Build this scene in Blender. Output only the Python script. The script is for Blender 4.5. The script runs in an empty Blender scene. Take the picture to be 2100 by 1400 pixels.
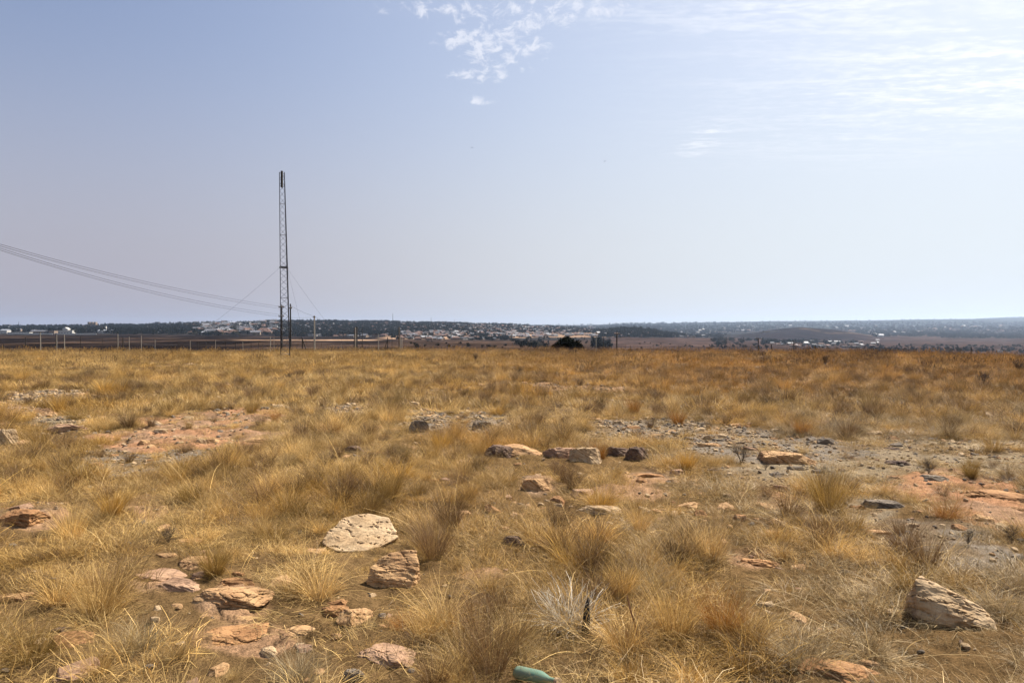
import bpy, bmesh, math, random
import numpy as np
from mathutils import Vector, Matrix

R = math.radians
F = 1458.0            # focal length in photo pixels (2100 wide)
CX, HY, EYE = 1050.0, 680.0, 1.6
sc = bpy.context.scene
COL = sc.collection
random.seed(7)
rng = np.random.default_rng(11)

# ------------------------------------------------------------------ helpers
def tag(o, label=None, cat=None, group=None, kind=None):
    if label: o['label'] = label
    if cat: o['category'] = cat
    if group: o['group'] = group
    if kind: o['kind'] = kind
    return o

def empty(name, loc, label=None, cat=None, group=None, rz=0.0):
    o = bpy.data.objects.new(name, None)
    COL.objects.link(o); o.location = loc; o.rotation_euler = (0, 0, rz)
    o.empty_display_size = 0.2
    return tag(o, label, cat, group)

def mesh_np(name, V, Fq, mats=(), smooth=False, attrs=None, midx=None):
    """V (n,3); Fq (m,k) all faces with k corners, or list of faces"""
    me = bpy.data.meshes.new(name)
    if isinstance(Fq, np.ndarray):
        m, k = Fq.shape
        me.vertices.add(len(V)); me.vertices.foreach_set('co', np.asarray(V, dtype=np.float32).ravel())
        me.loops.add(m*k); me.loops.foreach_set('vertex_index', Fq.astype(np.int32).ravel())
        me.polygons.add(m)
        me.polygons.foreach_set('loop_start', np.arange(0, m*k, k, dtype=np.int32))
        me.update(calc_edges=True)
    else:
        me.from_pydata([tuple(v) for v in V], [], [tuple(f) for f in Fq])
    for mt in mats: me.materials.append(mt)
    if smooth: me.polygons.foreach_set('use_smooth', [True]*len(me.polygons))
    if midx is not None: me.polygons.foreach_set('material_index', np.asarray(midx, dtype=np.int32))
    if attrs:
        for n, (t, a) in attrs.items():
            at = me.attributes.new(n, t, 'POINT')
            at.data.foreach_set('value' if t == 'FLOAT' or t == 'INT' else ('color' if t == 'FLOAT_COLOR' else 'vector'), np.asarray(a, dtype=np.int32 if t == 'INT' else np.float32).ravel())
    me.update()
    return me

def link(name, me, parent=None, loc=None, rot=None, scale=None):
    o = bpy.data.objects.new(name, me); COL.objects.link(o)
    if parent: o.parent = parent
    if loc is not None: o.location = loc
    if rot is not None: o.rotation_euler = rot
    if scale is not None: o.scale = scale
    return o

class MB:
    def __init__(s): s.v = []; s.f = []
    def box(s, x0, x1, y0, y1, z0, z1):
        n = len(s.v)
        s.v += [(x0,y0,z0),(x1,y0,z0),(x1,y1,z0),(x0,y1,z0),(x0,y0,z1),(x1,y0,z1),(x1,y1,z1),(x0,y1,z1)]
        s.f += [tuple(n+i for i in q) for q in ((0,3,2,1),(4,5,6,7),(0,1,5,4),(1,2,6,5),(2,3,7,6),(3,0,4,7))]
        return s
    def tube(s, pts, r, n=6, cap=True):
        pts = [Vector(p) for p in pts]
        rs = r if isinstance(r, (list, tuple)) else [r]*len(pts)
        base = len(s.v)
        for i, p in enumerate(pts):
            d = (pts[min(i+1, len(pts)-1)] - pts[max(i-1, 0)])
            d = d.normalized() if d.length > 1e-9 else Vector((0,0,1))
            a = d.cross(Vector((0,0,1)) if abs(d.z) < .9 else Vector((1,0,0))).normalized()
            b = d.cross(a)
            for k in range(n):
                t = 2*math.pi*k/n
                s.v.append(tuple(p + (a*math.cos(t) + b*math.sin(t))*rs[i]))
        for i in range(len(pts)-1):
            for k in range(n):
                q = base+i*n
                s.f.append((q+k, q+(k+1) % n, q+n+(k+1) % n, q+n+k))
        if cap:
            s.f.append(tuple(base+k for k in range(n))[::-1])
            s.f.append(tuple(base+(len(pts)-1)*n+k for k in range(n)))
        return s
    def bar(s, p, q, w, d=None):
        return s.tube([p, q], w, 4)
    def build(s, name, mat, parent=None, loc=None, smooth=False, rot=None):
        me = mesh_np(name, s.v, s.f, [mat], smooth)
        return link(name, me, parent, loc, rot)

# --- value noise
def _hash(ix, iy, s):
    h = (ix.astype(np.int64)*374761393 + iy.astype(np.int64)*668265263 + s*974634777) & 0x7fffffff
    h = ((h ^ (h >> 13))*1274126177) & 0x7fffffff
    h = (h ^ (h >> 16)) & 0xffffff
    return h/float(0xffffff)
def vnoise(x, y, s=0):
    x = np.asarray(x, float); y = np.asarray(y, float)
    ix = np.floor(x); iy = np.floor(y); fx = x-ix; fy = y-iy
    fx = fx*fx*(3-2*fx); fy = fy*fy*(3-2*fy)
    a = _hash(ix, iy, s); b = _hash(ix+1, iy, s); c = _hash(ix, iy+1, s); d = _hash(ix+1, iy+1, s)
    return (a*(1-fx)+b*fx)*(1-fy) + (c*(1-fx)+d*fx)*fy
def fbm(x, y, s=0, o=4):
    v = 0; a = .5; t = 0
    for k in range(o):
        v = v + a*vnoise(x*2**k+17.3*k, y*2**k-9.1*k, s+k); t += a; a *= .5
    return v/t
def sstep(a, b, x):
    t = np.clip((np.asarray(x, float)-a)/(b-a), 0, 1); return t*t*(3-2*t)

# ------------------------------------------------------------------ terrain
TPX = np.array([-900, 0, 250, 450, 600, 800, 1000, 1150, 1300, 1450, 1600, 1750, 1900, 2100, 3000], float)
TY = np.array([120, 250, 500, 900, 1400, 2000, 2800, 4000, 6000, 8500, 11500, 14000], float)
T = np.array([
 # 120  250  500  900 1400 2000 2800 4000 6000 8500 11500 14000
 [740, 722, 702, 690, 685, 679, 672, 671, 674, 674, 674, 674],
 [740, 722, 702, 690, 685, 679, 672, 671, 674, 674, 674, 674],
 [740, 722, 702, 692, 686, 677, 669, 668, 673, 674, 674, 674],
 [740, 722, 702, 694, 687, 674, 663, 665, 672, 672, 673, 673],
 [740, 722, 703, 697, 690, 672, 658, 662, 671, 671, 672, 672],
 [740, 723, 705, 698, 689, 672, 661, 665, 671, 671, 671, 671],
 [740, 725, 710, 702, 691, 676, 664.5, 669, 670, 670, 670, 671],
 [742, 728, 714, 707, 694, 683, 671, 672, 669, 667, 669, 670],
 [744, 733, 722, 711, 698, 678, 684, 677, 669, 664, 667, 668],
 [746, 736, 728, 714, 702, 694, 689, 679, 669, 661, 664, 666],
 [748, 738, 730, 716, 706, 700, 694, 681, 669, 659, 661, 664],
 [750, 740, 731, 718, 709, 703, 694, 681, 669, 658, 660, 663],
 [752, 742, 734, 723, 710, 701, 692, 681, 669, 656, 657, 662],
 [756, 746, 738, 727, 713, 703, 693, 681, 669, 657, 650, 655],
 [756, 746, 738, 727, 713, 703, 693, 681, 669, 657, 650, 655]], float)
LY = np.log(TY)
def _cr(p0, p1, p2, p3, t):
    m1 = (p2-p0)*.5; m2 = (p3-p1)*.5
    t2 = t*t; t3 = t2*t
    return (2*t3-3*t2+1)*p1 + (t3-2*t2+t)*m1 + (-2*t3+3*t2)*p2 + (t3-t2)*m2
def tab(px, Y):
    px = np.clip(px, -899, 2999); L = np.clip(np.log(np.maximum(Y, 1)), LY[0], LY[-1]-1e-6)
    i = np.clip(np.searchsorted(TPX, px, 'right')-1, 0, len(TPX)-2)
    j = np.clip(np.searchsorted(LY, L, 'right')-1, 0, len(LY)-2)
    u = (px-TPX[i])/(TPX[i+1]-TPX[i]); v = (L-LY[j])/(LY[j+1]-LY[j])
    u = u*u*(3-2*u)
    def row(ii):
        g = lambda jj: T[ii, np.clip(jj, 0, len(LY)-1)]
        return _cr(g(j-1), g(j), g(j+1), g(j+2), v)
    return row(i)*(1-u) + row(i+1)*u
HILL = (0.4047, 2750.0)     # tan azimuth, distance
def zg(x, y):
    x = np.asarray(x, float); y = np.asarray(y, float)
    # behind / beside the camera: fold angle into the forward fan
    r = np.hypot(x, y)
    th = np.arctan2(x, np.maximum(y, -1e9)); tc = np.clip(th, -1.05, 1.05)
    Y = np.where(np.abs(th) < 1.05, y, r*math.cos(1.05))
    Y = np.maximum(Y, 0.01)
    px = CX + F*np.tan(tc)
    plate = 0.10*(fbm(x*.22, y*.22, 3)-.5) + 0.05*(fbm(x*1.3, y*1.3, 5)-.5) + .3*(fbm(x*.05+3, y*.05, 8, 2)-.5)*sstep(10, 35, Y)
    E = np.where(px > 1750, 46-(np.clip(px, 1750, 2300)-1750)*.028, 46)
    zt = EYE-(tab(px, np.maximum(Y, 120))-HY)/F*np.maximum(Y, 120)
    far = (fbm(x*.012, y*.012, 21, 3)-.5)*2*np.clip(Y/400, 0, 3) + (fbm(x*.002, y*.002, 31, 3)-.5)*12*sstep(1500, 5000, Y)
    zt = zt + far*sstep(120, 400, Y)
    hx, hy = HILL[0]*HILL[1], HILL[1]
    az = (px-1640)/F*HILL[1]
    zt = zt + 46*np.exp(-np.abs((px-1640)/np.where(px < 1640, 105, 135))**1.9-((Y-2750)/330)**2)
    t = sstep(0, 1, (Y-E)/(120-E))
    return plate*(1-t) + zt*t
def detail(x, y):
    """small relief of the plateau: clods, and shallow ledges where bedrock shows"""
    x = np.asarray(x, float); y = np.asarray(y, float); r = np.hypot(x, y)
    bm, kd = bare_mask(x, y)
    d = (fbm(x*4, y*4, 51, 5)-.5)*.09 + (fbm(x*19, y*19, 57, 3)-.5)*.02
    led = (np.floor(fbm(x*1.8+3, y*3.0, 61, 4)*11+fbm(x*9, y*9, 63, 2)*.6)/11-.5)*.16 + (fbm(x*11, y*11, 65, 4)-.5)*.03
    d = d*(1-.5*bm) + np.where((kd == 0) | (kd == 2), led*bm, 0)*(r < 35)
    return d*(1-sstep(45, 70, r))
def zn(x, y): return zg(x, y) + detail(x, y)
def to_px(x, y, z):
    return CX+F*x/y, HY-(z-EYE)*F/y
def gnd(px, py):
    """plateau ground point seen at a photo pixel"""
    Y = EYE*F/max(py-HY, 20)
    for _ in range(6):
        z = float(zg((px-CX)/F*Y, Y)); Y = .5*Y+.5*(EYE-z)*F/max(py-HY, 20)
    return (px-CX)/F*Y, Y
YS = np.exp(np.linspace(math.log(90), math.log(13000), 700))
def far_hit(px, py):
    """first terrain point beyond the plateau seen at a photo pixel"""
    X = (px-CX)/F*YS; z = zg(X, YS); sy = HY-(z-EYE)*F/YS
    k = np.where(sy <= py)[0]
    if len(k) == 0: k = [int(np.argmin(sy))]
    k = int(k[0]); return float(X[k]), float(YS[k]), float(z[k])

# ------------------------------------------------------------------ materials
def new_mat(name):
    m = bpy.data.materials.new(name); m.use_nodes = True
    nt = m.node_tree; b = nt.nodes['Principled BSDF']
    return m, nt, b
def N(nt, t, **kw):
    n = nt.nodes.new(t)
    for k, v in kw.items(): setattr(n, k, v)
    return n
def simple(name, c, rough=.8, metal=0, var=.25, scale=3.0, bump=0.0, c2=None, spec=None):
    m, nt, b = new_mat(name)
    tc = N(nt, 'ShaderNodeTexCoord'); no = N(nt, 'ShaderNodeTexNoise'); no.inputs['Scale'].default_value = scale; no.inputs['Detail'].default_value = 5
    nt.links.new(tc.outputs['Object'], no.inputs['Vector'])
    mx = N(nt, 'ShaderNodeMix', data_type='RGBA')
    c2 = c2 or tuple(v*(1-var) for v in c)
    mx.inputs['A'].default_value = (*c2, 1); mx.inputs['B'].default_value = (*c, 1)
    rm = N(nt, 'ShaderNodeMapRange'); rm.inputs[1].default_value = .35; rm.inputs[2].default_value = .65
    nt.links.new(no.outputs['Fac'], rm.inputs[0]); nt.links.new(rm.outputs[0], mx.inputs['Factor'])
    nt.links.new(mx.outputs['Result'], b.inputs['Base Color'])
    b.inputs['Roughness'].default_value = rough; b.inputs['Metallic'].default_value = metal
    if spec is not None: b.inputs['Specular IOR Level'].default_value = spec
    if bump:
        bp = N(nt, 'ShaderNodeBump'); bp.inputs['Strength'].default_value = bump; bp.inputs['Distance'].default_value = .02
        nt.links.new(no.outputs['Fac'], bp.inputs['Height']); nt.links.new(bp.outputs[0], b.inputs['Normal'])
    return m

def grass_mat():
    m, nt, b = new_mat('dry_grass')
    out = nt.nodes['Material Output']
    ti = N(nt, 'ShaderNodeAttribute', attribute_type='INSTANCER', attribute_name='tint')
    rn = N(nt, 'ShaderNodeAttribute', attribute_type='GEOMETRY', attribute_name='rnd')
    tt = N(nt, 'ShaderNodeAttribute', attribute_type='GEOMETRY', attribute_name='along')
    # blade to blade variation: some bleached straw, some brown
    r1 = N(nt, 'ShaderNodeValToRGB')
    e = r1.color_ramp.elements
    e[0].position = 0; e[0].color = (.42, .36, .30, 1)
    e[1].position = 1; e[1].color = (1.8, 1.78, 1.7, 1)
    e2 = e.new(.3); e2.color = (.8, .76, .7, 1)
    e3 = e.new(.8); e3.color = (1.2, 1.2, 1.15, 1)
    nt.links.new(rn.outputs['Fac'], r1.inputs[0])
    mu = N(nt, 'ShaderNodeMix', data_type='RGBA', blend_type='MULTIPLY'); mu.inputs['Factor'].default_value = 1
    nt.links.new(ti.outputs['Color'], mu.inputs['A']); nt.links.new(r1.outputs[0], mu.inputs['B'])
    # old brown sheaths at the foot of the blades
    mb = N(nt, 'ShaderNodeMix', data_type='RGBA'); mb.inputs['A'].default_value = (.10, .052, .024, 1)
    rg = N(nt, 'ShaderNodeMapRange'); rg.inputs[1].default_value = 0; rg.inputs[2].default_value = .35; rg.inputs[3].default_value = .45; rg.inputs[4].default_value = 1
    nt.links.new(tt.outputs['Fac'], rg.inputs[0]); nt.links.new(rg.outputs[0], mb.inputs['Factor'])
    nt.links.new(mu.outputs['Result'], mb.inputs['B'])
    nt.links.new(mb.outputs['Result'], b.inputs['Base Color'])
    b.inputs['Roughness'].default_value = .55; b.inputs['Specular IOR Level'].default_value = .3
    tr = N(nt, 'ShaderNodeBsdfTranslucent'); nt.links.new(mb.outputs['Result'], tr.inputs['Color'])
    ms = N(nt, 'ShaderNodeMixShader'); ms.inputs[0].default_value = .22
    nt.links.new(b.outputs[0], ms.inputs[1]); nt.links.new(tr.outputs[0], ms.inputs[2])
    nt.links.new(ms.outputs[0], out.inputs['Surface'])
    return m

def ground_mat():
    m, nt, b = new_mat('ground_soil')
    at = N(nt, 'ShaderNodeAttribute', attribute_name='base')
    cov = N(nt, 'ShaderNodeAttribute', attribute_name='farness')
    geo = N(nt, 'ShaderNodeNewGeometry')
    def noise(scale, det=6, rough=.6):
        n = N(nt, 'ShaderNodeTexNoise'); n.inputs['Scale'].default_value = scale; n.inputs['Detail'].default_value = det; n.inputs['Roughness'].default_value = rough
        nt.links.new(geo.outputs['Position'], n.inputs['Vector']); return n
    n1 = noise(9, 8, .7); n2 = noise(95, 7, .75); nf = noise(.02, 8, .65); nf2 = noise(.12, 5)
    def ramp(src, a, bb, lo, hi):
        r = N(nt, 'ShaderNodeMapRange'); r.inputs[1].default_value = a; r.inputs[2].default_value = bb; r.inputs[3].default_value = lo; r.inputs[4].default_value = hi
        nt.links.new(src.outputs[0], r.inputs[0]); return r
    a1 = ramp(n1, .3, .7, .55, 1.4); a2 = ramp(n2, .35, .65, .45, 1.6)
    f1 = ramp(nf, .38, .62, .45, 1.5); f2 = ramp(nf2, .35, .65, .7, 1.3)
    m1 = N(nt, 'ShaderNodeMath', operation='MULTIPLY'); nt.links.new(a1.outputs[0], m1.inputs[0]); nt.links.new(a2.outputs[0], m1.inputs[1])
    m2 = N(nt, 'ShaderNodeMath', operation='MULTIPLY'); nt.links.new(f1.outputs[0], m2.inputs[0]); nt.links.new(f2.outputs[0], m2.inputs[1])
    mf = N(nt, 'ShaderNodeMix', data_type='FLOAT'); nt.links.new(cov.outputs['Fac'], mf.inputs[0]); nt.links.new(m1.outputs[0], mf.inputs[2]); nt.links.new(m2.outputs[0], mf.inputs[3])
    vm = N(nt, 'ShaderNodeVectorMath', operation='SCALE'); nt.links.new(at.outputs['Color'], vm.inputs[0]); nt.links.new(mf.outputs[0], vm.inputs['Scale'])
    nt.links.new(vm.outputs[0], b.inputs['Base Color'])
    b.inputs['Roughness'].default_value = 1; b.inputs['Specular IOR Level'].default_value = 0
    bp = N(nt, 'ShaderNodeBump'); bp.inputs['Strength'].default_value = .8; bp.inputs['Distance'].default_value = .03
    nt.links.new(n1.outputs[0], bp.inputs['Height'])
    bp2 = N(nt, 'ShaderNodeBump'); bp2.inputs['Strength'].default_value = .7; bp2.inputs['Distance'].default_value = .008
    nt.links.new(n2.outputs[0], bp2.inputs['Height']); nt.links.new(bp.outputs[0], bp2.inputs['Normal'])
    nt.links.new(bp2.outputs[0], b.inputs['Normal'])
    return m

def rock_mat(name, c1, c2, dark=(.05, .035, .03), dk=.5):
    m, nt, b = new_mat(name)
    tc = N(nt, 'ShaderNodeTexCoord'); oi = N(nt, 'ShaderNodeObjectInfo')
    ad = N(nt, 'ShaderNodeVectorMath', operation='ADD'); nt.links.new(tc.outputs['Object'], ad.inputs[0]); 
    sc_ = N(nt, 'ShaderNodeMath', operation='MULTIPLY'); sc_.inputs[1].default_value = 50; nt.links.new(oi.outputs['Random'], sc_.inputs[0]); nt.links.new(sc_.outputs[0], ad.inputs[1])
    def noise(scale, det=6, rough=.65, dist=0):
        n = N(nt, 'ShaderNodeTexNoise'); n.inputs['Scale'].default_value = scale; n.inputs['Detail'].default_value = det; n.inputs['Roughness'].default_value = rough; n.inputs['Distortion'].default_value = dist
        nt.links.new(ad.outputs[0], n.inputs['Vector']); return n
    n1 = noise(5, 7); n2 = noise(26, 6, .75); n3 = noise(9, 6, .7, .6)
    mx = N(nt, 'ShaderNodeMix', data_type='RGBA'); mx.inputs['A'].default_value = (*c2, 1); mx.inputs['B'].default_value = (*c1, 1)
    r1 = N(nt, 'ShaderNodeMapRange'); r1.inputs[1].default_value = .4; r1.inputs[2].default_value = .6; nt.links.new(n1.outputs[0], r1.inputs[0]); nt.links.new(r1.outputs[0], mx.inputs['Factor'])
    # lichen / iron stain specks
    r2 = N(nt, 'ShaderNodeMapRange'); r2.inputs[1].default_value = .56; r2.inputs[2].default_value = .68; r2.inputs[4].default_value = dk; nt.links.new(n2.outputs[0], r2.inputs[0])
    mx2 = N(nt, 'ShaderNodeMix', data_type='RGBA'); nt.links.new(r2.outputs[0], mx2.inputs['Factor']); nt.links.new(mx.outputs['Result'], mx2.inputs['A']); mx2.inputs['B'].default_value = (*dark, 1)
    nt.links.new(mx2.outputs['Result'], b.inputs['Base Color'])
    b.inputs['Roughness'].default_value = .9; b.inputs['Specular IOR Level'].default_value = .2
    # cracks
    vo = N(nt, 'ShaderNodeTexVoronoi', feature='DISTANCE_TO_EDGE'); vo.inputs['Scale'].default_value = 5
    wv = N(nt, 'ShaderNodeVectorMath', operation='ADD'); nt.links.new(ad.outputs[0], wv.inputs[0])
    ns = N(nt, 'ShaderNodeVectorMath', operation='SCALE'); ns.inputs['Scale'].default_value = .35; nt.links.new(n3.outputs['Color'], ns.inputs[0]); nt.links.new(ns.outputs[0], wv.inputs[1]); nt.links.new(wv.outputs[0], vo.inputs['Vector'])
    rc = N(nt, 'ShaderNodeMapRange'); rc.inputs[1].default_value = 0; rc.inputs[2].default_value = .035; nt.links.new(vo.outputs['Distance'], rc.inputs[0])
    bp = N(nt, 'ShaderNodeBump'); bp.inputs['Strength'].default_value = .6; bp.inputs['Distance'].default_value = .015; nt.links.new(rc.outputs[0], bp.inputs['Height'])
    bp2 = N(nt, 'ShaderNodeBump'); bp2.inputs['Strength'].default_value = .6; bp2.inputs['Distance'].default_value = .012; nt.links.new(n2.outputs[0], bp2.inputs['Height']); nt.links.new(bp.outputs[0], bp2.inputs['Normal'])
    nt.links.new(bp2.outputs[0], b.inputs['Normal'])
    return m

M = dict(
 grass=grass_mat(), ground=ground_mat(),
 pale=rock_mat('pale_rock', (.50, .36, .215), (.38, .255, .14), dk=.3),
 tan=rock_mat('tan_rock', (.46, .285, .14), (.34, .19, .09), dk=.35),
 orange=rock_mat('orange_rock', (.38, .205, .09), (.26, .13, .055), dk=.4),
 pink=rock_mat('pink_rock', (.40, .25, .155), (.28, .165, .10), dk=.35),
 grey=rock_mat('grey_rock', (.21, .168, .125), (.125, .095, .07), dk=.5),
 dark=rock_mat('dark_rock', (.20, .13, .09), (.075, .048, .036), dk=.5),
 steel=simple('mast_steel', (.028, .028, .04), .5, .3, .4, 4),
 tar=simple('tarred_timber', (.022, .018, .016), .85, 0, .4, 6),
 timber=simple('weathered_timber', (.10, .075, .055), .9, 0, .4, 8),
 conc=simple('pale_concrete', (.32, .29, .245), .9, 0, .3, 5, .2),
 wire=simple('wire', (.03, .03, .035), .5, .5, .2, 3),
 pwire=simple('galvanised_wire', (.25, .24, .24), .5, .6, .2, 3),
 twig=simple('dead_twig', (.085, .06, .045), .9, 0, .4, 14),
 char=simple('charred_stump', (.012, .011, .012), .9, 0, .3, 30, .5),
 leafd=simple('dark_leaf', (.011, .014, .008), .9, 0, .5, 1.2, c2=(.005, .007, .005), spec=.02),
 leafg=simple('far_leaf', (.019, .023, .016), .8, 0, .5, .25, c2=(.008, .011, .009), spec=0),
 leafb=simple('dry_leaf', (.11, .09, .05), .8, 0, .5, .25, c2=(.06, .055, .035), spec=.1),
 bark=simple('bark', (.08, .06, .045), .9, 0, .4, 6),
 wallw=simple('white_wall', (.50, .47, .43), .9, 0, .1, .5),
 wallp=simple('dull_wall', (.24, .215, .19), .9, 0, .2, .5),
 wallc=simple('cream_wall', (.26, .185, .13), .9, 0, .2, .5),
 wallb=simple('brick_wall', (.17, .10, .07), .9, 0, .3, .5),
 roofg=simple('grey_roof', (.13, .13, .145), .6, 0, .3, .5),
 roofl=simple('light_metal_roof', (.36, .37, .40), .45, .2, .2, .5),
 roofr=simple('red_tiled_roof', (.13, .065, .045), .85, 0, .3, .5),
 roofd=simple('dark_roof', (.045, .042, .046), .8, 0, .3, .5),
 glassd=simple('window_dark', (.03, .035, .04), .2, 0, .2, 2),
)
def glass_green():
    m, nt, b = new_mat('green_bottle_glass')
    b.inputs['Base Color'].default_value = (.10, .42, .27, 1)
    b.inputs['Roughness'].default_value = .35; b.inputs['Transmission Weight'].default_value = .35
    tc = N(nt, 'ShaderNodeTexCoord'); no = N(nt, 'ShaderNodeTexNoise'); no.inputs['Scale'].default_value = 22; no.inputs['Detail'].default_value = 8
    nt.links.new(tc.outputs['Object'], no.inputs['Vector'])
    mx = N(nt, 'ShaderNodeMix', data_type='RGBA'); mx.inputs['A'].default_value = (.12, .30, .21, 1); mx.inputs['B'].default_value = (.27, .33, .24, 1)
    nt.links.new(no.outputs[0], mx.inputs['Factor']); nt.links.new(mx.outputs['Result'], b.inputs['Base Color'])
    return m
M['bottle'] = glass_green()

# ------------------------------------------------------------------ where the soil is bare (photo pixel ellipses laid on the ground)
# cx, cy, rx, ry, kind (r = red slab, g = grey gravel, o = orange earth, s = sand)
BARE = [(420, 885, 150, 32, 'r'), (330, 905, 130, 26, 'r'), (330, 935, 150, 22, 'g'), (500, 860, 90, 22, 'r'), (250, 960, 90, 18, 'g'),
        (90, 815, 110, 16, 'g'), (60, 845, 70, 12, 'o'), (120, 870, 60, 16, 's'), (720, 845, 60, 14, 'g'), (960, 870, 110, 22, 'g'),
        (1350, 885, 130, 28, 'g'), (1470, 905, 130, 32, 'g'), (1620, 925, 160, 30, 'g'), (1700, 965, 170, 30, 's'), (1560, 975, 130, 26, 's'),
        (1850, 940, 150, 26, 's'), (1950, 915, 160, 14, 's'), (1980, 1000, 150, 26, 'r'), (1880, 970, 100, 16, 'r'), (2060, 1050, 110, 40, 'r'),
        (1900, 1100, 150, 35, 'g'), (1720, 1045, 120, 26, 's'), (1990, 1140, 110, 24, 'g'), (2060, 950, 80, 26, 's'),
        (1330, 975, 60, 18, 'o'), (1300, 1012, 70, 18, 'o'), (990, 1175, 50, 16, 'o'), (320, 1190, 75, 26, 'o'), (480, 1235, 75, 40, 'o'),
        (500, 1305, 100, 30, 'o'), (60, 1060, 70, 25, 'o'), (310, 1045, 45, 28, 'o'), (1120, 795, 90, 9, 'o'), (1260, 800, 40, 5, 'o'),
        (1550, 1145, 60, 18, 'o'), (870, 870, 45, 26, 's'), (1590, 1020, 40, 20, 'o'), (1100, 1000, 40, 22, 'o'), (150, 750, 60, 3, 's'), (360, 747, 60, 3, 's')]
def bare_mask(x, y):
    Y = np.maximum(y, .5); px = CX+F*x/Y; py = HY+F*EYE/Y
    w = (fbm(x*1.1, y*1.1, 41)-.5)*1.3
    out = np.zeros_like(Y); kind = np.zeros(Y.shape, int)
    for (a, b_, rx, ry, k) in BARE:
        d = np.sqrt(((px-a)/rx)**2 + ((py-b_)/ry)**2) + w
        v = 1-sstep(.75, 1.15, d)
        kk = 'rgos'.index(k)
        kind = np.where(v > out, kk, kind); out = np.maximum(out, v)
    out = np.where(y > .6, out, 0)
    return out, kind

# ------------------------------------------------------------------ ground sheet
def build_ground():
    th = np.concatenate([np.linspace(-math.pi, -.95, 40)[:-1], np.linspace(-.95, -.66, 60)[:-1], np.linspace(-.66, .66, 620), np.linspace(.66, .95, 60)[1:], np.linspace(.95, math.pi, 40)[1:-1]])
    rr = np.concatenate([np.exp(np.linspace(math.log(.4), math.log(2.5), 14))[:-1], np.exp(np.linspace(math.log(2.5), math.log(60), 430))[:-1], np.exp(np.linspace(math.log(60), math.log(400), 110))[:-1], np.exp(np.linspace(math.log(400), math.log(13800), 330))])
    A, Rr = np.meshgrid(th, rr)
    X = Rr*np.sin(A); Yy = Rr*np.cos(A)
    Z = zg(X, Yy)
    Yc = np.maximum(Yy, .01)
    near = (Yy > 1) & (Rr < 60)
    bm, kd = bare_mask(X, Yy)
    nn = int((rr < 72).sum()); Z[:nn] += detail(X[:nn], Yy[:nn])
    # colours
    px, py = CX+F*X/Yc, HY-(Z-EYE)*F/Yc
    n = fbm(X*.7, Yy*.7, 71)
    litter = np.stack([.085+.06*n, .052+.038*n, .024+.017*n], -1)
    kcol = np.array([[.29, .155, .085], [.165, .138, .11], [.25, .15, .085], [.20, .155, .10]])
    kc = kcol[kd]; mixn = sstep(.42, .62, fbm(X*1.6, Yy*1.6, 77, 4))[..., None]
    kc = kc*(1-.45*mixn) + np.array([.18, .14, .10])*.45*mixn
    bmw = (bm*(.35+.65*sstep(.3, .55, fbm(X*3.1, Yy*3.1, 79, 4))))[..., None]
    c = litter*(1-bmw) + kc*bmw
    # far country
    nb = fbm(X*.006, Yy*.02, 81, 5)[..., None]
    nb2 = fbm(X*.02, Yy*.004, 83, 4)[..., None]
    burn = np.array([.011, .008, .0075])*(.5+.9*nb) + np.array([.035, .022, .015])*sstep(.5, .75, nb2)
    brown = np.array([.045, .028, .020])*(.6+.8*nb)
    pinkf = np.array([.050, .031, .025])*(.55+.9*nb)
    town = np.array([.020, .018, .017])*(.6+.8*nb)
    sand = np.array([.24, .155, .10])*(.7+.6*nb)
    wood = np.array([.02, .024, .02])*(.6+.8*nb)
    def blend(c, col, w): w = w[..., None]; return c*(1-w)+col*w
    def bx(a, b_, x, s): return sstep(a-s, a+s, x)*(1-sstep(b_-s, b_+s, x))
    pw = px + (fbm(X*.01, Yy*.01, 91)-.5)*60
    yw = py + (fbm(X*.008, Yy*.01, 93)-.5)*7
    f = blend(np.broadcast_to(town, c.shape), burn, (1-sstep(880, 1000, pw))*(sstep(684, 687, yw)))
    f = blend(f, brown, bx(820, 1240, pw, 30)*sstep(696, 699, yw))
    f = blend(f, burn, bx(780, 900, pw, 20)*bx(700, 708, yw, 2))
    f = blend(f, sand, bx(490, 770, pw, 20)*bx(696.3, 698.3, py+(fbm(X*.004, Yy*.004, 95)-.5)*2, .8))
    f = blend(f, sand, bx(790, 1010, pw, 20)*bx(683, 696, yw, 1.5))
    f = blend(f, sand, bx(1020, 1260, pw, 20)*bx(680, 692, yw, 1.5))
    f = blend(f, pinkf, bx(1250, 1590, pw, 20)*sstep(691, 693, yw))
    f = blend(f, pinkf*.9, sstep(1560, 1600, pw)*sstep(683, 686, yw))
    f = blend(f, wood, sstep(4600, 5600, Yy))
    f = blend(f, pinkf*.7, sstep(1500, 1560, pw)*bx(4000, 5200, Yy, 200)*sstep(.45, .55, nb[..., 0]))
    hillm = np.exp(-((px-1650)/150)**4)*bx(2250, 3000, Yy, 80)
    f = blend(f, np.array([.013, .009, .010])*(.7+.6*nb), hillm)
    # pale track down the hill
    trk = 1-sstep(.5, 1.3, np.abs(py-(676+np.clip((px-1650), 0, 200)*.085+2*np.sin(px*.06))))
    f = blend(f, sand*.3, trk*((px > 1640) & (px < 1790) & (Yy > 2300) & (Yy < 2900)))
    fr = sstep(52, 80, Yy)
    dry = np.array([.15, .10, .05])*(.7+.6*nb)
    f = blend(f, dry, 1-sstep(90, 130, Yy))
    c = c*(1-fr[..., None])+f*fr[..., None]
    nr, na = A.shape
    V = np.stack([X, Yy, Z], -1).reshape(-1, 3)
    i, j = np.meshgrid(np.arange(nr-1), np.arange(na), indexing='ij')
    j2 = (j+1) % na
    Fq = np.stack([i*na+j, i*na+j2, (i+1)*na+j2, (i+1)*na+j], -1).reshape(-1, 4)[:, ::-1]
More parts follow.
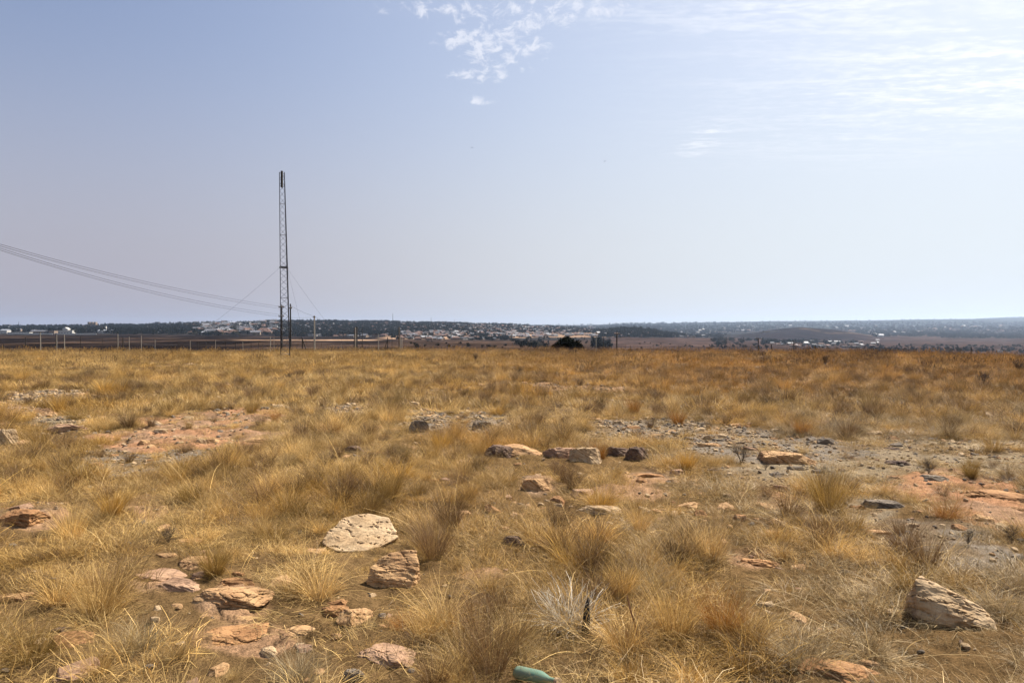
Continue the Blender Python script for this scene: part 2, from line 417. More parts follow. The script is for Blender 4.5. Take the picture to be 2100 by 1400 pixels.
    # centre cap
    V = np.vstack([V, [[0, 0, float(zg(0., .01))]]])
    col = np.concatenate([c.reshape(-1, 3), [[.2, .14, .08]]]); col = np.concatenate([np.clip(col, 0, 1), np.ones((len(col), 1))], 1)
    fa = np.append(fr.ravel(), 0)
    me = mesh_np('ground', V, Fq, [M['ground']], True, {'base': ('FLOAT_COLOR', col), 'farness': ('FLOAT', fa)})
    # close the centre
    bm_ = bmesh.new(); bm_.from_mesh(me); bm_.verts.ensure_lookup_table()
    cv = bm_.verts[len(V)-1]
    for k in range(na): bm_.faces.new((bm_.verts[(k+1) % na], bm_.verts[k], cv))
    bm_.normal_update(); bm_.to_mesh(me); bm_.free()
    o = link('ground', me); tag(o, 'dry stony grassland sloping into a hazy valley with low hills', 'ground', kind='structure')
    return o
build_ground()

# ------------------------------------------------------------------ grass prototypes
def blades(n, r0, H, Hv, tilt0, tilt1, bend, width, seed, segs=4, wob=.0, droop=0.0, disc=True, lean=(0, 0)):
    g = np.random.default_rng(seed)
    ra = r0*np.sqrt(g.random(n)) if disc else r0*g.random(n); an = g.random(n)*2*math.pi
    root = np.stack([ra*np.cos(an), ra*np.sin(an), -.015*np.ones(n)], -1)
    az = an + g.normal(0, .7, n); 
    tilt = tilt0+(tilt1-tilt0)*np.clip(g.random(n)**.8, 0, 1)
    L = H*(1-Hv+2*Hv*g.random(n)*.75)
    k = bend*(.3+1.2*g.random(n))
    P = [root]; d_az = g.normal(0, wob, (segs, n))
    p = root.copy(); a = az.copy()
    for s in range(segs):
        t = np.minimum(tilt + k*((s+.5)/segs)**1.3, 2.3)
        a = a + d_az[s]
        step = (L/segs)[:, None]*np.stack([np.sin(t)*np.cos(a)+lean[0]*.5, np.sin(t)*np.sin(a)+lean[1]*.5, np.cos(t)], -1)
        p = p+step; p[:, 2] = np.maximum(p[:, 2], .004+.01*g.random(n)); P.append(p.copy())
    P = np.stack(P, 1)                                   # n, segs+1, 3
    fa = g.random(n)*math.pi*2
    wv = np.stack([np.cos(fa), np.sin(fa), g.normal(0, .2, n)], -1)
    w = width*(.6+.8*g.random(n))
    tap = np.linspace(1, .25, segs+1)**.7
    off = wv[:, None, :]*(w[:, None]*tap[None, :])[..., None]*.5
    V = np.stack([P-off, P+off], 2).reshape(-1, 3)       # n*(segs+1)*2
    base = (np.arange(n)*(segs+1)*2)[:, None]; s = np.arange(segs)[None, :]*2
    q = np.stack([base+s, base+s+1, base+s+3, base+s+2], -1).reshape(-1, 4)
    rnd = np.repeat(g.random(n), (segs+1)*2); al = np.tile(np.repeat(np.linspace(0, 1, segs+1), 2), n)
    return V, q, rnd, al
def merge(parts):
    Vs, Qs, Rs, As = [], [], [], []; k = 0
    for V, q, r, a in parts:
        Vs.append(V); Qs.append(q+k); Rs.append(r); As.append(a); k += len(V)
    return np.vstack(Vs), np.vstack(Qs), np.concatenate(Rs), np.concatenate(As)
def seedheads(n, r0, H, seed, spread=.35, wid=.006):
    """tall stems with small drooping seed heads"""
    g = np.random.default_rng(seed)
    st = blades(n, r0, H, .25, .02, spread, .35, .0022, seed, 5, .08)
    V = st[0].reshape(n, 6, 2, 3); tip = V[:, 5].mean(1); pre = V[:, 4].mean(1); d = tip-pre
    d /= np.linalg.norm(d, axis=1)[:, None]
    m = 7
    Vs, Qs, Rs, As = [], [], [], []
    for k in range(m):
        c = tip - d*(k*.012) + g.normal(0, .004, (n, 3))
        u = d*.018 + g.normal(0, .009, (n, 3)); wv = g.normal(0, 1, (n, 3)); wv /= np.linalg.norm(wv, axis=1)[:, None]; wv *= wid*.5
        Vk = np.stack([c, c+u*.5-wv, c+u, c+u*.5+wv], 1).reshape(-1, 3)
        Vs.append(Vk); Qs.append(np.arange(n*4).reshape(n, 4)); Rs.append(np.repeat(g.random(n)*.3+.05, 4)); As.append(np.ones(n*4))
    return merge([st]+list(zip(Vs, Qs, Rs, As)))
def proto(name, parts):
    V, q, r, a = merge(parts)
    me = mesh_np(name, V, q, [M['grass']], False, {'rnd': ('FLOAT', r), 'along': ('FLOAT', a)})
    return me
PROTO = []
def P(parts): PROTO.append(proto('grass_tuft_%02d' % len(PROTO), parts)); return len(PROTO)-1
FOUNT = [P([blades(300, .07, .40, .35, .05, .95, .9, .0024, 100+i, 5, .10), blades(120, .10, .2, .4, .3, 1.3, .8, .0032, 150+i, 4, .3)]) for i in range(3)]
UPR = [P([blades(340, .08, .44, .3, .0, .55, .55, .0023, 200+i, 5, .08), blades(120, .11, .18, .4, .2, 1.3, .8, .003, 250+i, 4, .3)]) for i in range(3)]
SPR = [P([blades(230, .16, .34, .4, .7, 1.5, .6, .0026, 300+i, 5, .35)]) for i in range(3)]
MESS = [P([blades(260, .13, .36, .45, .2, 1.35, 1.1, .0026, 320+i, 6, .55), blades(60, .1, .5, .3, .1, 1.0, 1.2, .0022, 340+i, 6, .2)]) for i in range(4)]
STRAY = [P([blades(16, .25, .62, .35, .3, 1.25, .9, .0030, 380+i, 7, .12)]) for i in range(3)]
SWD = [P([blades(300, .32, .16, .5, .1, 1.3, .8, .0034, 400+i, 3, .35)]) for i in range(3)]
LIT = [P([blades(190, .32, .22, .5, 1.35, 1.65, .1, .0034, 450+i, 3, .4)]) for i in range(2)]
SEED = [P([seedheads(26, .12, .56, 500+i), blades(120, .09, .3, .4, .1, .9, .8, .003, 550+i, 4, .1)]) for i in range(2)]
WISP = [P([blades(70, .10, .38, .4, .1, 1.1, 1.0, .0026, 600+i, 5, .25)]) for i in range(2)]
FARA = [P([blades(260, .45, .22, .5, .05, .9, .7, .0075, 700+i, 3, .15)]) for i in range(3)]
FARB = [P([blades(220, .12, .36, .35, .05, .9, .8, .0075, 750+i, 3, .1)]) for i in range(3)]
FARS = [P([seedheads(34, .4, .50, 800+i, .3, .02), blades(120, .45, .3, .4, .1, .7, .8, .008, 850+i, 3, .1)]) for i in range(2)]

def pebble_mesh(seed, mat, sub=2, flat=.6, cuts=9):
    g = np.random.default_rng(seed)
    bm_ = bmesh.new(); bmesh.ops.create_icosphere(bm_, subdivisions=sub, radius=1)
    V = np.array([v.co[:] for v in bm_.verts])
    for k in range(cuts):
        n_ = g.normal(0, 1, 3); n_ /= np.linalg.norm(n_); d = .55+.3*g.random()
        s = V@n_; over = np.maximum(s-d, 0); V = V-over[:, None]*n_
    V = V*np.array([1, .8, flat])
    for v, c in zip(bm_.verts, V): v.co = c
    me = bpy.data.meshes.new('pebble'); bm_.to_mesh(me); bm_.free(); me.materials.append(mat)
    return me

# geometry-nodes scatter (ground cover nobody could count)
def scatter(name, meshes, pts, rot, scl, idx, tint, label, cat):
    pc = bpy.data.collections.new(name+'_kinds')
    for k, me in enumerate(meshes):
        pc.objects.link(bpy.data.objects.new('%s_kind_%02d' % (name, k), me))
    me = bpy.data.meshes.new(name)
    me.vertices.add(len(pts)); me.vertices.foreach_set('co', np.asarray(pts, np.float32).ravel())
    for n_, t, a, key in (('rot', 'FLOAT_VECTOR', rot, 'vector'), ('scl', 'FLOAT_VECTOR', scl, 'vector'), ('idx', 'INT', idx, 'value'), ('tint', 'FLOAT_COLOR', tint, 'color')):
        at = me.attributes.new(n_, t, 'POINT'); at.data.foreach_set(key, np.asarray(a, np.int32 if t == 'INT' else np.float32).ravel())
    o = link(name, me); tag(o, label, cat, kind='stuff')
    ng = bpy.data.node_groups.new(name+'_scatter', 'GeometryNodeTree')
    ng.interface.new_socket('Geometry', in_out='INPUT', socket_type='NodeSocketGeometry')
    ng.interface.new_socket('Geometry', in_out='OUTPUT', socket_type='NodeSocketGeometry')
    gi = ng.nodes.new('NodeGroupInput'); go = ng.nodes.new('NodeGroupOutput')
    ci = ng.nodes.new('GeometryNodeCollectionInfo'); ci.inputs['Collection'].default_value = pc
    ci.inputs['Separate Children'].default_value = True; ci.inputs['Reset Children'].default_value = True
    ip = ng.nodes.new('GeometryNodeInstanceOnPoints'); ip.inputs['Pick Instance'].default_value = True
    def na(nm, t):
        n_ = ng.nodes.new('GeometryNodeInputNamedAttribute'); n_.data_type = t; n_.inputs['Name'].default_value = nm
        return [s for s in n_.outputs if s.enabled and s.name == 'Attribute'][0]
    er = ng.nodes.new('FunctionNodeEulerToRotation')
    L = ng.links.new
    L(gi.outputs[0], ip.inputs['Points']); L(ci.outputs[0], ip.inputs['Instance'])
    L(na('idx', 'INT'), ip.inputs['Instance Index']); L(na('rot', 'FLOAT_VECTOR'), er.inputs[0]); L(er.outputs[0], ip.inputs['Rotation'])
    L(na('scl', 'FLOAT_VECTOR'), ip.inputs['Scale']); L(ip.outputs[0], go.inputs[0])
    md = o.modifiers.new('scatter', 'NODES'); md.node_group = ng
    return o

# ------------------------------------------------------------------ rocks (px, py of the foot, width, height in photo pixels)
def rock_mesh(seed, dims, mat, cuts=14, sub=5, rough=.05, wedge=0.0):
    g = np.random.default_rng(seed)
    bm_ = bmesh.new(); bmesh.ops.create_icosphere(bm_, subdivisions=sub, radius=1)
    V = np.array([v.co[:] for v in bm_.verts])
    V = np.sign(V)*np.abs(V)**.8
    for k in range(cuts):
        n_ = g.normal(0, 1, 3); n_[2] = abs(n_[2])*.8; n_ /= np.linalg.norm(n_); d = .50+.35*g.random()
        s = V@n_; V = V-np.maximum(s-d, 0)[:, None]*n_
    s = V[:, 2]-.5; V[:, 2] -= np.maximum(s, 0)*.9
    if wedge: V[:, 2] *= 1-wedge*.5*(V[:, 0]+1)*.9
    # bedding steps, breaks and fine roughness
    nrm = V/np.linalg.norm(V, axis=1)[:, None]
    for fr, am, th_ in ((1.5, .10, .05), (3.2, .05, .05)):
        q = np.abs(fbm(V[:, 0]*fr+V[:, 2]*1.3*fr+seed, V[:, 1]*fr-V[:, 2]*fr*.7, seed % 50, 3)-.5)*2
        V = V-nrm*(am*np.clip(1-q/th_, 0, 1)**.7)[:, None]
    st = fbm(V[:, 0]*1.3+seed*.3, V[:, 1]*1.3, seed % 31, 3); zz = V[:, 2]*5+st*3; V[:, :2] *= (1-.045*(zz-np.floor(zz)))[:, None]
    r = (fbm(V[:, 0]*3.5+V[:, 2]*3, V[:, 1]*3.5+V[:, 2]*2+seed, 7, 6)-.5)*rough*2.0
    V = V+nrm*r[:, None]
    mx = np.abs(V).max(0); V = V/mx*np.array(dims)/2.
    for v, c in zip(bm_.verts, V): v.co = c
    me = bpy.data.meshes.new('rock'); bm_.to_mesh(me); bm_.free(); me.materials.append(mat)
    return me
ROCKS = [
 (740, 1128, 140, 75, 'pale', 'large cream flat-topped rock with a ragged cracked crest, left of centre in the foreground', 0),
 (808, 1206, 88, 70, 'tan', 'squarish orange-tan rock with cracks, just in front of and right of the large cream rock', 0),
 (1945, 1292, 150, 100, 'pale', 'big tilted wedge rock with pale top and shaded brown face near the lower right corner', .9),
 (1722, 1412, 140, 62, 'orange', 'orange rounded boulder cut off by the bottom edge of the picture on the right', 0),
 (785, 1372, 115, 62, 'pink', 'pinkish half-buried rock among grass near the bottom edge left of the green bottle', .4),
 (722, 1397, 44, 36, 'grey', 'small grey knobbly rock at the bottom edge beside the pinkish rock', 0),
 (478, 1252, 135, 58, 'tan', 'orange crumbling rock outcrop with a dark hollow on its left side', .3),
 (497, 1318, 150, 52, 'orange', 'long low orange rock with dark holes below the crumbling outcrop', 0),
 (612, 1300, 70, 26, 'tan', 'low tan rock right of the long orange rock with holes', 0),
 (690, 1262, 60, 32, 'orange', 'small orange rock with a reddish notch below the two big foreground rocks', 0),
 (553, 1345, 52, 42, 'pale', 'small pale pointed rock at the right end of the long low orange rock', 0),
 (325, 1196, 130, 26, 'pink', 'flat brown bedrock slab with a thin crack and green lichen behind it', 0),
 (375, 1216, 95, 24, 'pink', 'smaller flat pinkish slab just in front of the cracked bedrock slab', 0),
 (55, 1082, 105, 52, 'orange', 'orange rock in grass near the left edge of the picture', .2),
 (4, 912, 52, 54, 'pale', 'pale rounded rock cut off by the left edge of the picture', 0),
 (35, 1224, 70, 20, 'tan', 'thin tan slab half hidden in grass near the left edge, low down', 0),
 (120, 1305, 36, 22, 'dark', 'small dark brown rock in thick grass in the lower left', 0),
 (1022, 938, 60, 42, 'dark', 'dark shaded wedge rock at the left end of the central outcrop', 0),
 (1062, 936, 100, 38, 'tan', 'long tan rock sloping down right of the dark wedge in the central outcrop', .5),
 (1158, 940, 80, 46, 'pink', 'rounded reddish-tan boulder in the middle of the central outcrop', 0),
 (1196, 952, 64, 52, 'pale', 'pale mottled boulder touching the right side of the reddish-tan boulder', 0),
 (1102, 1012, 62, 44, 'tan', 'rounded tan rock alone in grass below the central outcrop', .3),
 (1226, 1056, 78, 28, 'pale', 'flat pale slab leaning in grass below and right of centre', .3),
 (1052, 1124, 46, 34, 'dark', 'dark reddish knobbly rock in grass right of the large cream rock', 0),
 (1268, 938, 60, 32, 'dark', 'dark flat rock with a pale top edge right of the central outcrop', .5),
 (1308, 944, 50, 42, 'dark', 'dark upright blocky rock next to the flat dark one', 0),
 (1328, 975, 66, 18, 'orange', 'low orange slab in grass right below the dark blocky rocks', 0),
 (1548, 1162, 90, 42, 'orange', 'orange-tan cracked rock in grass right of centre in the foreground', .2),
 (1592, 952, 84, 44, 'tan', 'tan blocky boulder with shaded front on the gravel patch right of centre', .1),
 (1640, 952, 56, 26, 'tan', 'smaller tan block with a dark side just right of the blocky boulder', .4),
 (1634, 966, 34, 14, 'grey', 'flat grey-tan stone lying in front of the smaller tan block', 0),
 (1820, 1046, 80, 26, 'grey', 'flat slab with pale top and dark brown front face, right foreground', 0),
 (1846, 954, 52, 20, 'dark', 'dark elongated log-like rock on bare sand at the right', .5),
 (1830, 922, 30, 8, 'dark', 'small dark flat stone behind the log-like rock', 0),
 (1910, 984, 60, 14, 'grey', 'flat crusty slab with a dark front on the red bedrock at the right', 0),
 (2065, 1030, 130, 30, 'orange', 'long reddish bedrock ledge running out of the right edge', .1),
 (1697, 912, 36, 22, 'grey', 'small brown rock with pale top on the gravel in front of tussocks', 0),
 (1788, 892, 34, 9, 'pale', 'thin pale slab at the foot of grey tussocks on the right', 0),
 (1596, 1006, 30, 22, 'pink', 'small pinkish rock between pale tussocks right of centre', 0),
 (1518, 1068, 28, 22, 'orange', 'small orange rock left of the long pale tussock, right of centre', 0),
 (1437, 886, 28, 12, 'pale', 'pale flat stone at the top left of the rubble heap', 0),
 (1452, 902, 22, 18, 'pale', 'pale upright chip in the middle of the rubble heap', 0),
 (1478, 898, 26, 14, 'pale', 'bright pale stone on the right of the rubble heap', 0),
 (1470, 906, 20, 10, 'grey', 'grey block in the gap of the rubble heap', 0),
 (1458, 918, 44, 14, 'tan', 'wide tan stone at the front of the rubble heap', 0),
 (1508, 876, 28, 11, 'tan', 'tan stone with dark underside behind the rubble heap', 0),
 (1420, 904, 36, 14, 'grey', 'low brown stone at the left of the rubble heap', 0),
 (1590, 884, 22, 8, 'pale', 'small whitish stone beyond the gravel patch near a dark-footed tussock', 0),
 (1342, 894, 34, 8, 'tan', 'thin tan flake lying on grey gravel left of the rubble heap', 0),
 (1388, 892, 20, 12, 'grey', 'small dark-sided stone on gravel between the thin flake and the rubble heap', 0),
 (1268, 870, 20, 12, 'pale', 'small pale stone at the back of the central gravel patch', 0),
 (1298, 880, 36, 10, 'orange', 'small orange stone at the back of the central gravel patch', 0),
 (1208, 870, 22, 13, 'dark', 'small dark stone in grass left of the central gravel patch', 0),
 (848, 840, 32, 30, 'pale', 'pale upright slab standing in grass in the middle distance left of centre', 0),
 (856, 886, 40, 42, 'grey', 'grey pitted rock just in front of the pale upright slab', 0),
 (985, 882, 46, 34, 'grey', 'grey-tan pitted rock on bare gravel right of the pitted rock', 0),
 (725, 930, 40, 26, 'dark', 'dark grassy-topped rock with a white stone beside it left of centre', 0),
 (694, 902, 14, 12, 'pale', 'small white stone near the dark grassy-topped rock', 0),
 (314, 866, 28, 13, 'pale', 'pale stone at the back left rim of the red slab', 0),
 (326, 890, 30, 15, 'pale', 'rounded pale stone on the left half of the red slab', 0),
 (377, 883, 12, 11, 'pale', 'small whitish pyramid-shaped stone in the middle of the red slab', 0),
 (298, 910, 24, 13, 'tan', 'tan stone with a dark tuft beside it near the lower left of the red slab', 0),
 (412, 912, 20, 16, 'pale', 'left one of the two pale stones touching at the front of the red slab', 0),
 (436, 908, 34, 12, 'tan', 'right longer one of the two pale stones touching at the front of the red slab', 0),
 (525, 908, 42, 14, 'tan', 'tan stone at the right end of the red slab', 0),
 (384, 855, 22, 9, 'pale', 'small pale stone at the back rim of the red slab', 0),
 (464, 848, 18, 8, 'pale', 'small flat pale stone at the back right rim of the red slab', 0),
 (195, 958, 26, 14, 'tan', 'small orange-tan stone at the lower left of the gravel below the red slab', 0),
 (352, 936, 20, 8, 'grey', 'small grey stone on gravel below the red slab', 0),
 (132, 884, 84, 26, 'pink', 'low pale hump of bare rock in grass at the left', 0),
 (107, 803, 22, 8, 'tan', 'small tan stone at the foot of a tussock far left', 0),
 (165, 812, 36, 11, 'tan', 'flat tan rock on bare soil far left', 0),
 (216, 816, 18, 8, 'dark', 'small dark stone between tussocks far left', 0),
 (35, 850, 12, 9, 'dark', 'small dark round stone near the left edge', 0),
 (1562, 756, 26, 10, 'pale', 'pale stone standing out in orange grass in the right distance', 0),
 (1650, 766, 12, 6, 'dark', 'small dark stone with a white face in the right distance', 0),
 (1748, 802, 44, 9, 'tan', 'cluster-like low tan rock in the right middle distance', 0),
 (1708, 794, 14, 9, 'dark', 'small dark stone in orange grass in front of a low tan rock', 0),
 (1822, 822, 18, 10, 'dark', 'dark stone tilted in grass, right middle distance', 0),
 (1948, 826, 12, 8, 'pale', 'small whitish stone in pale grass near the right edge', 0),
 (1256, 803, 26, 6, 'orange', 'reddish flat stone in grass right of centre in the middle distance', 0),
 (1322, 805, 12, 6, 'grey', 'small grey stone right of the reddish flat stone', 0),
 (150, 748, 24, 5, 'tan', 'tan stone at the foot of a dark grass strip far left', 0),
 (352, 749, 24, 5, 'tan', 'tan stone left of the pale hump behind the dark grass strip', 0),
 (388, 748, 22, 5, 'pale', 'pale stone under dark grass in the left distance', 0),
 (1134, 735, 12, 5, 'pale', 'tiny pale stone far off near the dark round tree', 0),
 (2062, 925, 18, 9, 'dark', 'small dark stone near the right edge behind a green-brown tussock', 0),
 (1490, 1018, 22, 10, 'dark', 'small dark stone in litter behind the pale tussocks', 0),
 (2090, 1142, 30, 18, 'grey', 'grey stone at the right edge above the big tilted wedge', 0),
 (1800, 1096, 54, 14, 'tan', 'thin tan slab half buried in litter right of centre', 0),
]
ROCKFOOT = []
def hull_rock(pts, dims, seed, mat, rough=.03):
    """rock from its corner points, broken up with noise"""
    bm_ = bmesh.new()
    for p in pts: bm_.verts.new(p)
    r = bmesh.ops.convex_hull(bm_, input=bm_.verts[:])
    bmesh.ops.delete(bm_, geom=[v for v in bm_.verts if not v.link_faces], context='VERTS')
    bmesh.ops.triangulate(bm_, faces=bm_.faces[:])
    for it in range(5):
        bmesh.ops.subdivide_edges(bm_, edges=[e for e in bm_.edges if e.calc_length() > .05], cuts=1, use_grid_fill=True)
        bmesh.ops.triangulate(bm_, faces=[f for f in bm_.faces if len(f.verts) > 3])
    for _ in range(2): bmesh.ops.smooth_vert(bm_, verts=bm_.verts[:], factor=.5, use_axis_x=True, use_axis_y=True, use_axis_z=True)
    bm_.normal_update()
    V = np.array([v.co[:] for v in bm_.verts]); Nn = np.array([v.normal[:] for v in bm_.verts])
    a, b = V[:, 0]+V[:, 2]*.8+seed, V[:, 1]+V[:, 2]*1.1
    d = (fbm(a*5, b*5, seed, 6)-.5)*rough*3 - .05*np.clip(1-np.abs(fbm(a*3, b*3+4, seed+3, 3)-.5)*2/.05, 0, 1)
    st = V[:, 2]*9+fbm(a*2, b*2, seed+9, 3)*4
    d -= .003*(st-np.floor(st))*(np.abs(Nn[:, 2]) < .75)
    V = (V+Nn*d[:, None])*np.array(dims)
    for v, c in zip(bm_.verts, V): v.co = c
    me = bpy.data.meshes.new('rock'); bm_.to_mesh(me); bm_.free(); me.materials.append(mat)
    return me
SHAPES = {
 0: [(-.5, -.12, .1), (-.22, -.46, .0), (.12, -.46, .02), (.34, -.3, .1), (.5, -.05, .22), (-.46, .1, .30), (-.32, .42, .62), (.0, .5, .70), (.28, .42, .62), (.44, .15, .42), (-.3, -.3, -.3), (.2, -.3, -.3), (.4, .3, -.3), (-.4, .3, -.3)],
 1: [(-.5, -.3, .0), (-.45, -.2, .5), (-.2, .1, .85), (.12, .15, .98), (.42, .2, .95), (.5, -.1, .6), (.4, -.4, .0), (-.1, -.45, .1), (.5, .4, -.3), (-.5, .4, -.3), (-.4, -.4, -.3), (.4, -.42, -.3)],
 2: [(-.5, -.2, -.2), (.5, -.3, -.2), (.6, .3, -.2), (-.45, .4, -.2), (-.46, .0, .92), (-.32, .12, .98), (-.1, -.08, .62), (.12, -.12, .52), (.4, -.1, .30), (.58, .05, .05), (-.5, -.15, .5), (-.2, .35, .6), (.3, .3, .2), (.0, -.35, .1)],
}
def place_rocks():
    for i, (px, py, w, h, mk, lab, wedge) in enumerate(ROCKS):
        x, y = gnd(px, py)
        w *= 1.2; h *= 1.15; W = w/F*y; dep = W*(.62 if w < 100 else .7)
        if h < w*.3: dep = W*.6
        sl = (py-HY)/F
        y2 = y+dep*.45; x2 = (px-CX)/F*y2
        Hh = max(h/F*y-dep*sl*.8, W*.16)*.85
        g = random.Random(i*7+3)
        me = rock_mesh(100+i*13, (W*1.06, dep, Hh*1.9), M[mk], cuts=10+g.randrange(8), sub=6 if w > 45 else (5 if w > 20 else 3), rough=.07+.04*g.random(), wedge=wedge)
        if i in SHAPES: me = hull_rock(SHAPES[i], (W*(.95, 1.0, .88)[i], dep*1.1, h/F*y*(.78, .72, .74)[i]), 5+i, M[mk])
        z = float(zn(x2, y2))
        o = link('rock', me, None, (x2, y2, z+.12*Hh if i not in SHAPES else z+.015), (g.uniform(-.08, .08), g.uniform(-.1, .1), g.uniform(-.25, .25)) if i not in SHAPES else (0, 0, 0))
        tag(o, lab, 'rock', 'rocks lying in the dry grass')
        ROCKFOOT.append((x2, y2, W*.5, dep*.5, h))
place_rocks()
for px_, py_, w_ in ((345, 1112, 60), (1200, 1302, 120), (1905, 968, 24), (2050, 992, 80), (1690, 975, 24), (1985, 1120, 40)):
    x_, y_ = gnd(px_, py_); ROCKFOOT.append((x_, y_, w_/2/F*y_, .03, 30))

# ------------------------------------------------------------------ grass
PAL = dict(gold=(.48, .285, .062), straw=(.58, .395, .15), grey=(.36, .28, .16), rust=(.38, .175, .035), olive=(.30, .19, .05), brown=(.14, .08, .036), bleach=(.68, .62, .52))
def tint_for(x, y, g):
    px = CX+F*x/y; py = HY+F*EYE/y
    n1 = fbm(x*.45, y*.45, 201, 3); n2 = fbm(x*.9+5, y*.9, 205, 3); n3 = fbm(x*.25, y*.25+7, 209, 3)
    r = g.random(len(x))
    wg = .55+1.6*(n1-.5)*2; ws = .6-1.6*(n1-.5)*2+.3*(px < 900)*(py < 900)
    wy = .28+1.3*sstep(.5, .65, n2)*sstep(1100, 1500, px)*(py > 800)+.35*sstep(.58, .7, n2)
    wr = .08+1.3*sstep(700, 1500, px)*(1-sstep(760, 860, py))+.5*sstep(.6, .75, n3)
    wo = .2+.3*sstep(.5, .7, n3)
    W = np.clip(np.stack([wg, ws, wy, wr, wo], -1), .02, 3); W += g.random(W.shape)*.5; W /= W.sum(-1, keepdims=True); W = W**2; W /= W.sum(-1, keepdims=True)
    C = np.array([PAL[k] for k in ('gold', 'straw', 'grey', 'rust', 'olive')])
    c = W@C*((.50+.8*g.random(len(x)))*(.6+.8*fbm(x*1.7, y*1.7, 221, 3)))[:, None]
    return np.concatenate([c, np.ones((len(x), 1))], 1)
def fan(n, y0, y1, pad, g, power=2.0):
    # uniform on the ground inside the view fan (plus margin)
    y = (y0**2+(y1**2-y0**2)*g.random(n))**.5
    x = (g.random(n)*2-1)*(y*.74+pad)
    return x, y
def near_rock(x, y):
    m = np.zeros(len(x), bool); s = np.ones(len(x))
    for (rx, ry, hw, hd, h) in ROCKFOOT:
        dx = (x-rx); dy = (y-ry)
        inside = (np.abs(dx) < hw*.95) & (np.abs(dy) < hd*.95); m |= inside
        front = (np.abs(x-rx*y/ry) < hw*1.05) & (dy < 0) & (dy > -hd-.35-1.6*hw)
        s = np.where(front, np.minimum(s, np.clip(h*.004, .06, .25)), s)
    return m, s
TUSS = []   # individually placed tussocks, filled below
def gap_noise(x, y): return fbm(x*1.15+11, y*.8, 351, 4)
def build_grass():
    g = np.random.default_rng(5)
    sets = []
    def add(x, y, kinds, wts, s0, s1, keepbare, dens_noise=.0, zs=1.0, tall=0.0):
        bm_, kd = bare_mask(x, y); n = len(x)
        keep = g.random(n) > bm_*(1-keepbare)
        clump = fbm(x*1.1, y*1.1, 301, 3)
        gl = .7 if keepbare >= .3 else .2; keep &= g.random(n) < gl+(1-gl)*sstep(.36, .46, gap_noise(x, y))
        if dens_noise: keep &= g.random(n) < np.clip(1+dens_noise*(clump-.5)*2, .05, 1)
        rk, rs = near_rock(x, y); keep &= ~rk
        x, y, clump, rs, bm_ = x[keep], y[keep], clump[keep], rs[keep], bm_[keep]; n = len(x)
        k = g.choice(len(kinds), n, p=np.array(wts)/sum(wts)); idx = np.array([g.choice(kinds[j]) for j in k]) if n else np.zeros(0, int)
        s = (s0+(s1-s0)*g.random(n)**1.5)*(.7+.6*clump)*np.minimum(1, rs*1.2)*(1-.35*bm_)
        z = zn(x, y)-.005
        rot = np.stack([g.normal(0, .08, n), g.normal(0, .08, n), g.random(n)*6.283], -1)
        sets.append((np.stack([x, y, z], -1), rot, np.stack([s, s, s*zs*(.85+.3*g.random(n))], -1), idx, tint_for(x, y, g)))
    def AR(y0, y1, pad): return .74*(y1**2-y0**2)+2*pad*(y1-y0)
    # near (2.2 - 14 m)
    a = AR(2.2, 14, 1.5)
    x, y = fan(int(a*26), 2.2, 14, 1.5, g); add(x, y, [SWD, LIT, WISP], [5, 4, 3], .55, 1.0, .4)
    x, y = fan(int(a*30), 2.2, 14, 1.5, g); add(x, y, [SPR, MESS, WISP, FOUNT, SEED], [4, 6, 3, 2, .5], .30, .72, .12, 1.0)
    x, y = fan(int(a*5), 2.2, 14, 1.5, g); add(x, y, [FOUNT, UPR, MESS], [3, 1, 3], .4, .8, .08, 1.6)
    x, y = fan(int(a*.7), 2.2, 14, 1.5, g); add(x, y, [FOUNT, UPR], [3, 2], .6, .9, .10, 1.6)
    x, y = fan(int(a*9), 2.2, 14, 1.5, g); add(x, y, [LIT, SWD], [3, 1], .45, .9, .5)
    x, y = fan(int(a*3.5), 2.2, 14, 1.5, g); add(x, y, [STRAY], [1], .5, 1.1, .2); sets[-1][4][:, :3] *= 1.35
    # middle (14 - 28 m)
    a = AR(14, 28, 3)
    x, y = fan(int(a*11), 14, 28, 3, g); add(x, y, [SWD, LIT, FARA, WISP], [4, 2, 3, 3], .7, 1.1, .3)
    x, y = fan(int(a*8), 14, 28, 3, g); add(x, y, [SPR, FOUNT, UPR, MESS, SEED], [2, 3, 1, 3, 1], .35, .75, .06, 1.6)
    x, y = fan(int(a*.8), 14, 28, 3, g); add(x, y, [FOUNT, UPR], [3, 2], .75, 1.1, .06, 1.3)
    # far (28 - 85 m)
    a = AR(28, 85, 5)
    x, y = fan(int(a*4.5), 28, 85, 5, g); add(x, y, [FARA, FARS], [6, 1.6], .65, 1.1, .2)
    x, y = fan(int(a*1.6), 28, 85, 5, g); add(x, y, [FARB, FARA, FARS], [5, 2, 1], .6, 1.15, .06, 1.0)
    for (n_, y0, y1, s0, s1) in ((2600, 24, 62, .5, 1.25), (900, 9, 24, .4, .8)):
        x, y = fan(n_, y0, y1, 2, g); kp = (g.random(n_) < .25+.75*sstep(800, 1300, CX+F*x/y)) & (fbm(x*.3, y*.3, 411, 3) > .47); x, y = x[kp], y[kp]
        add(x, y, [FARS if y0 > 20 else SEED], [1], s0, s1, 0); t_ = sets[-1][4]; t_[:, :3] = np.array([.06, .032, .02])*(.7+.8*g.random(len(t_)))[:, None]
    # brown low tufts
    x, y = fan(4600, 2.2, 30, 2, g); add(x, y, [UPR, FOUNT, MESS], [3, 1, 2], .4, .75, .25, 1.5); t_ = sets[-1][4]; t_[:, :3] = np.array(PAL['brown'])*(.6+.8*g.random(len(t_)))[:, None]
    pts, rot, scl, idx, tint = [np.concatenate([s[k] for s in sets]) for k in range(5)]
    print('grass instances', len(pts))
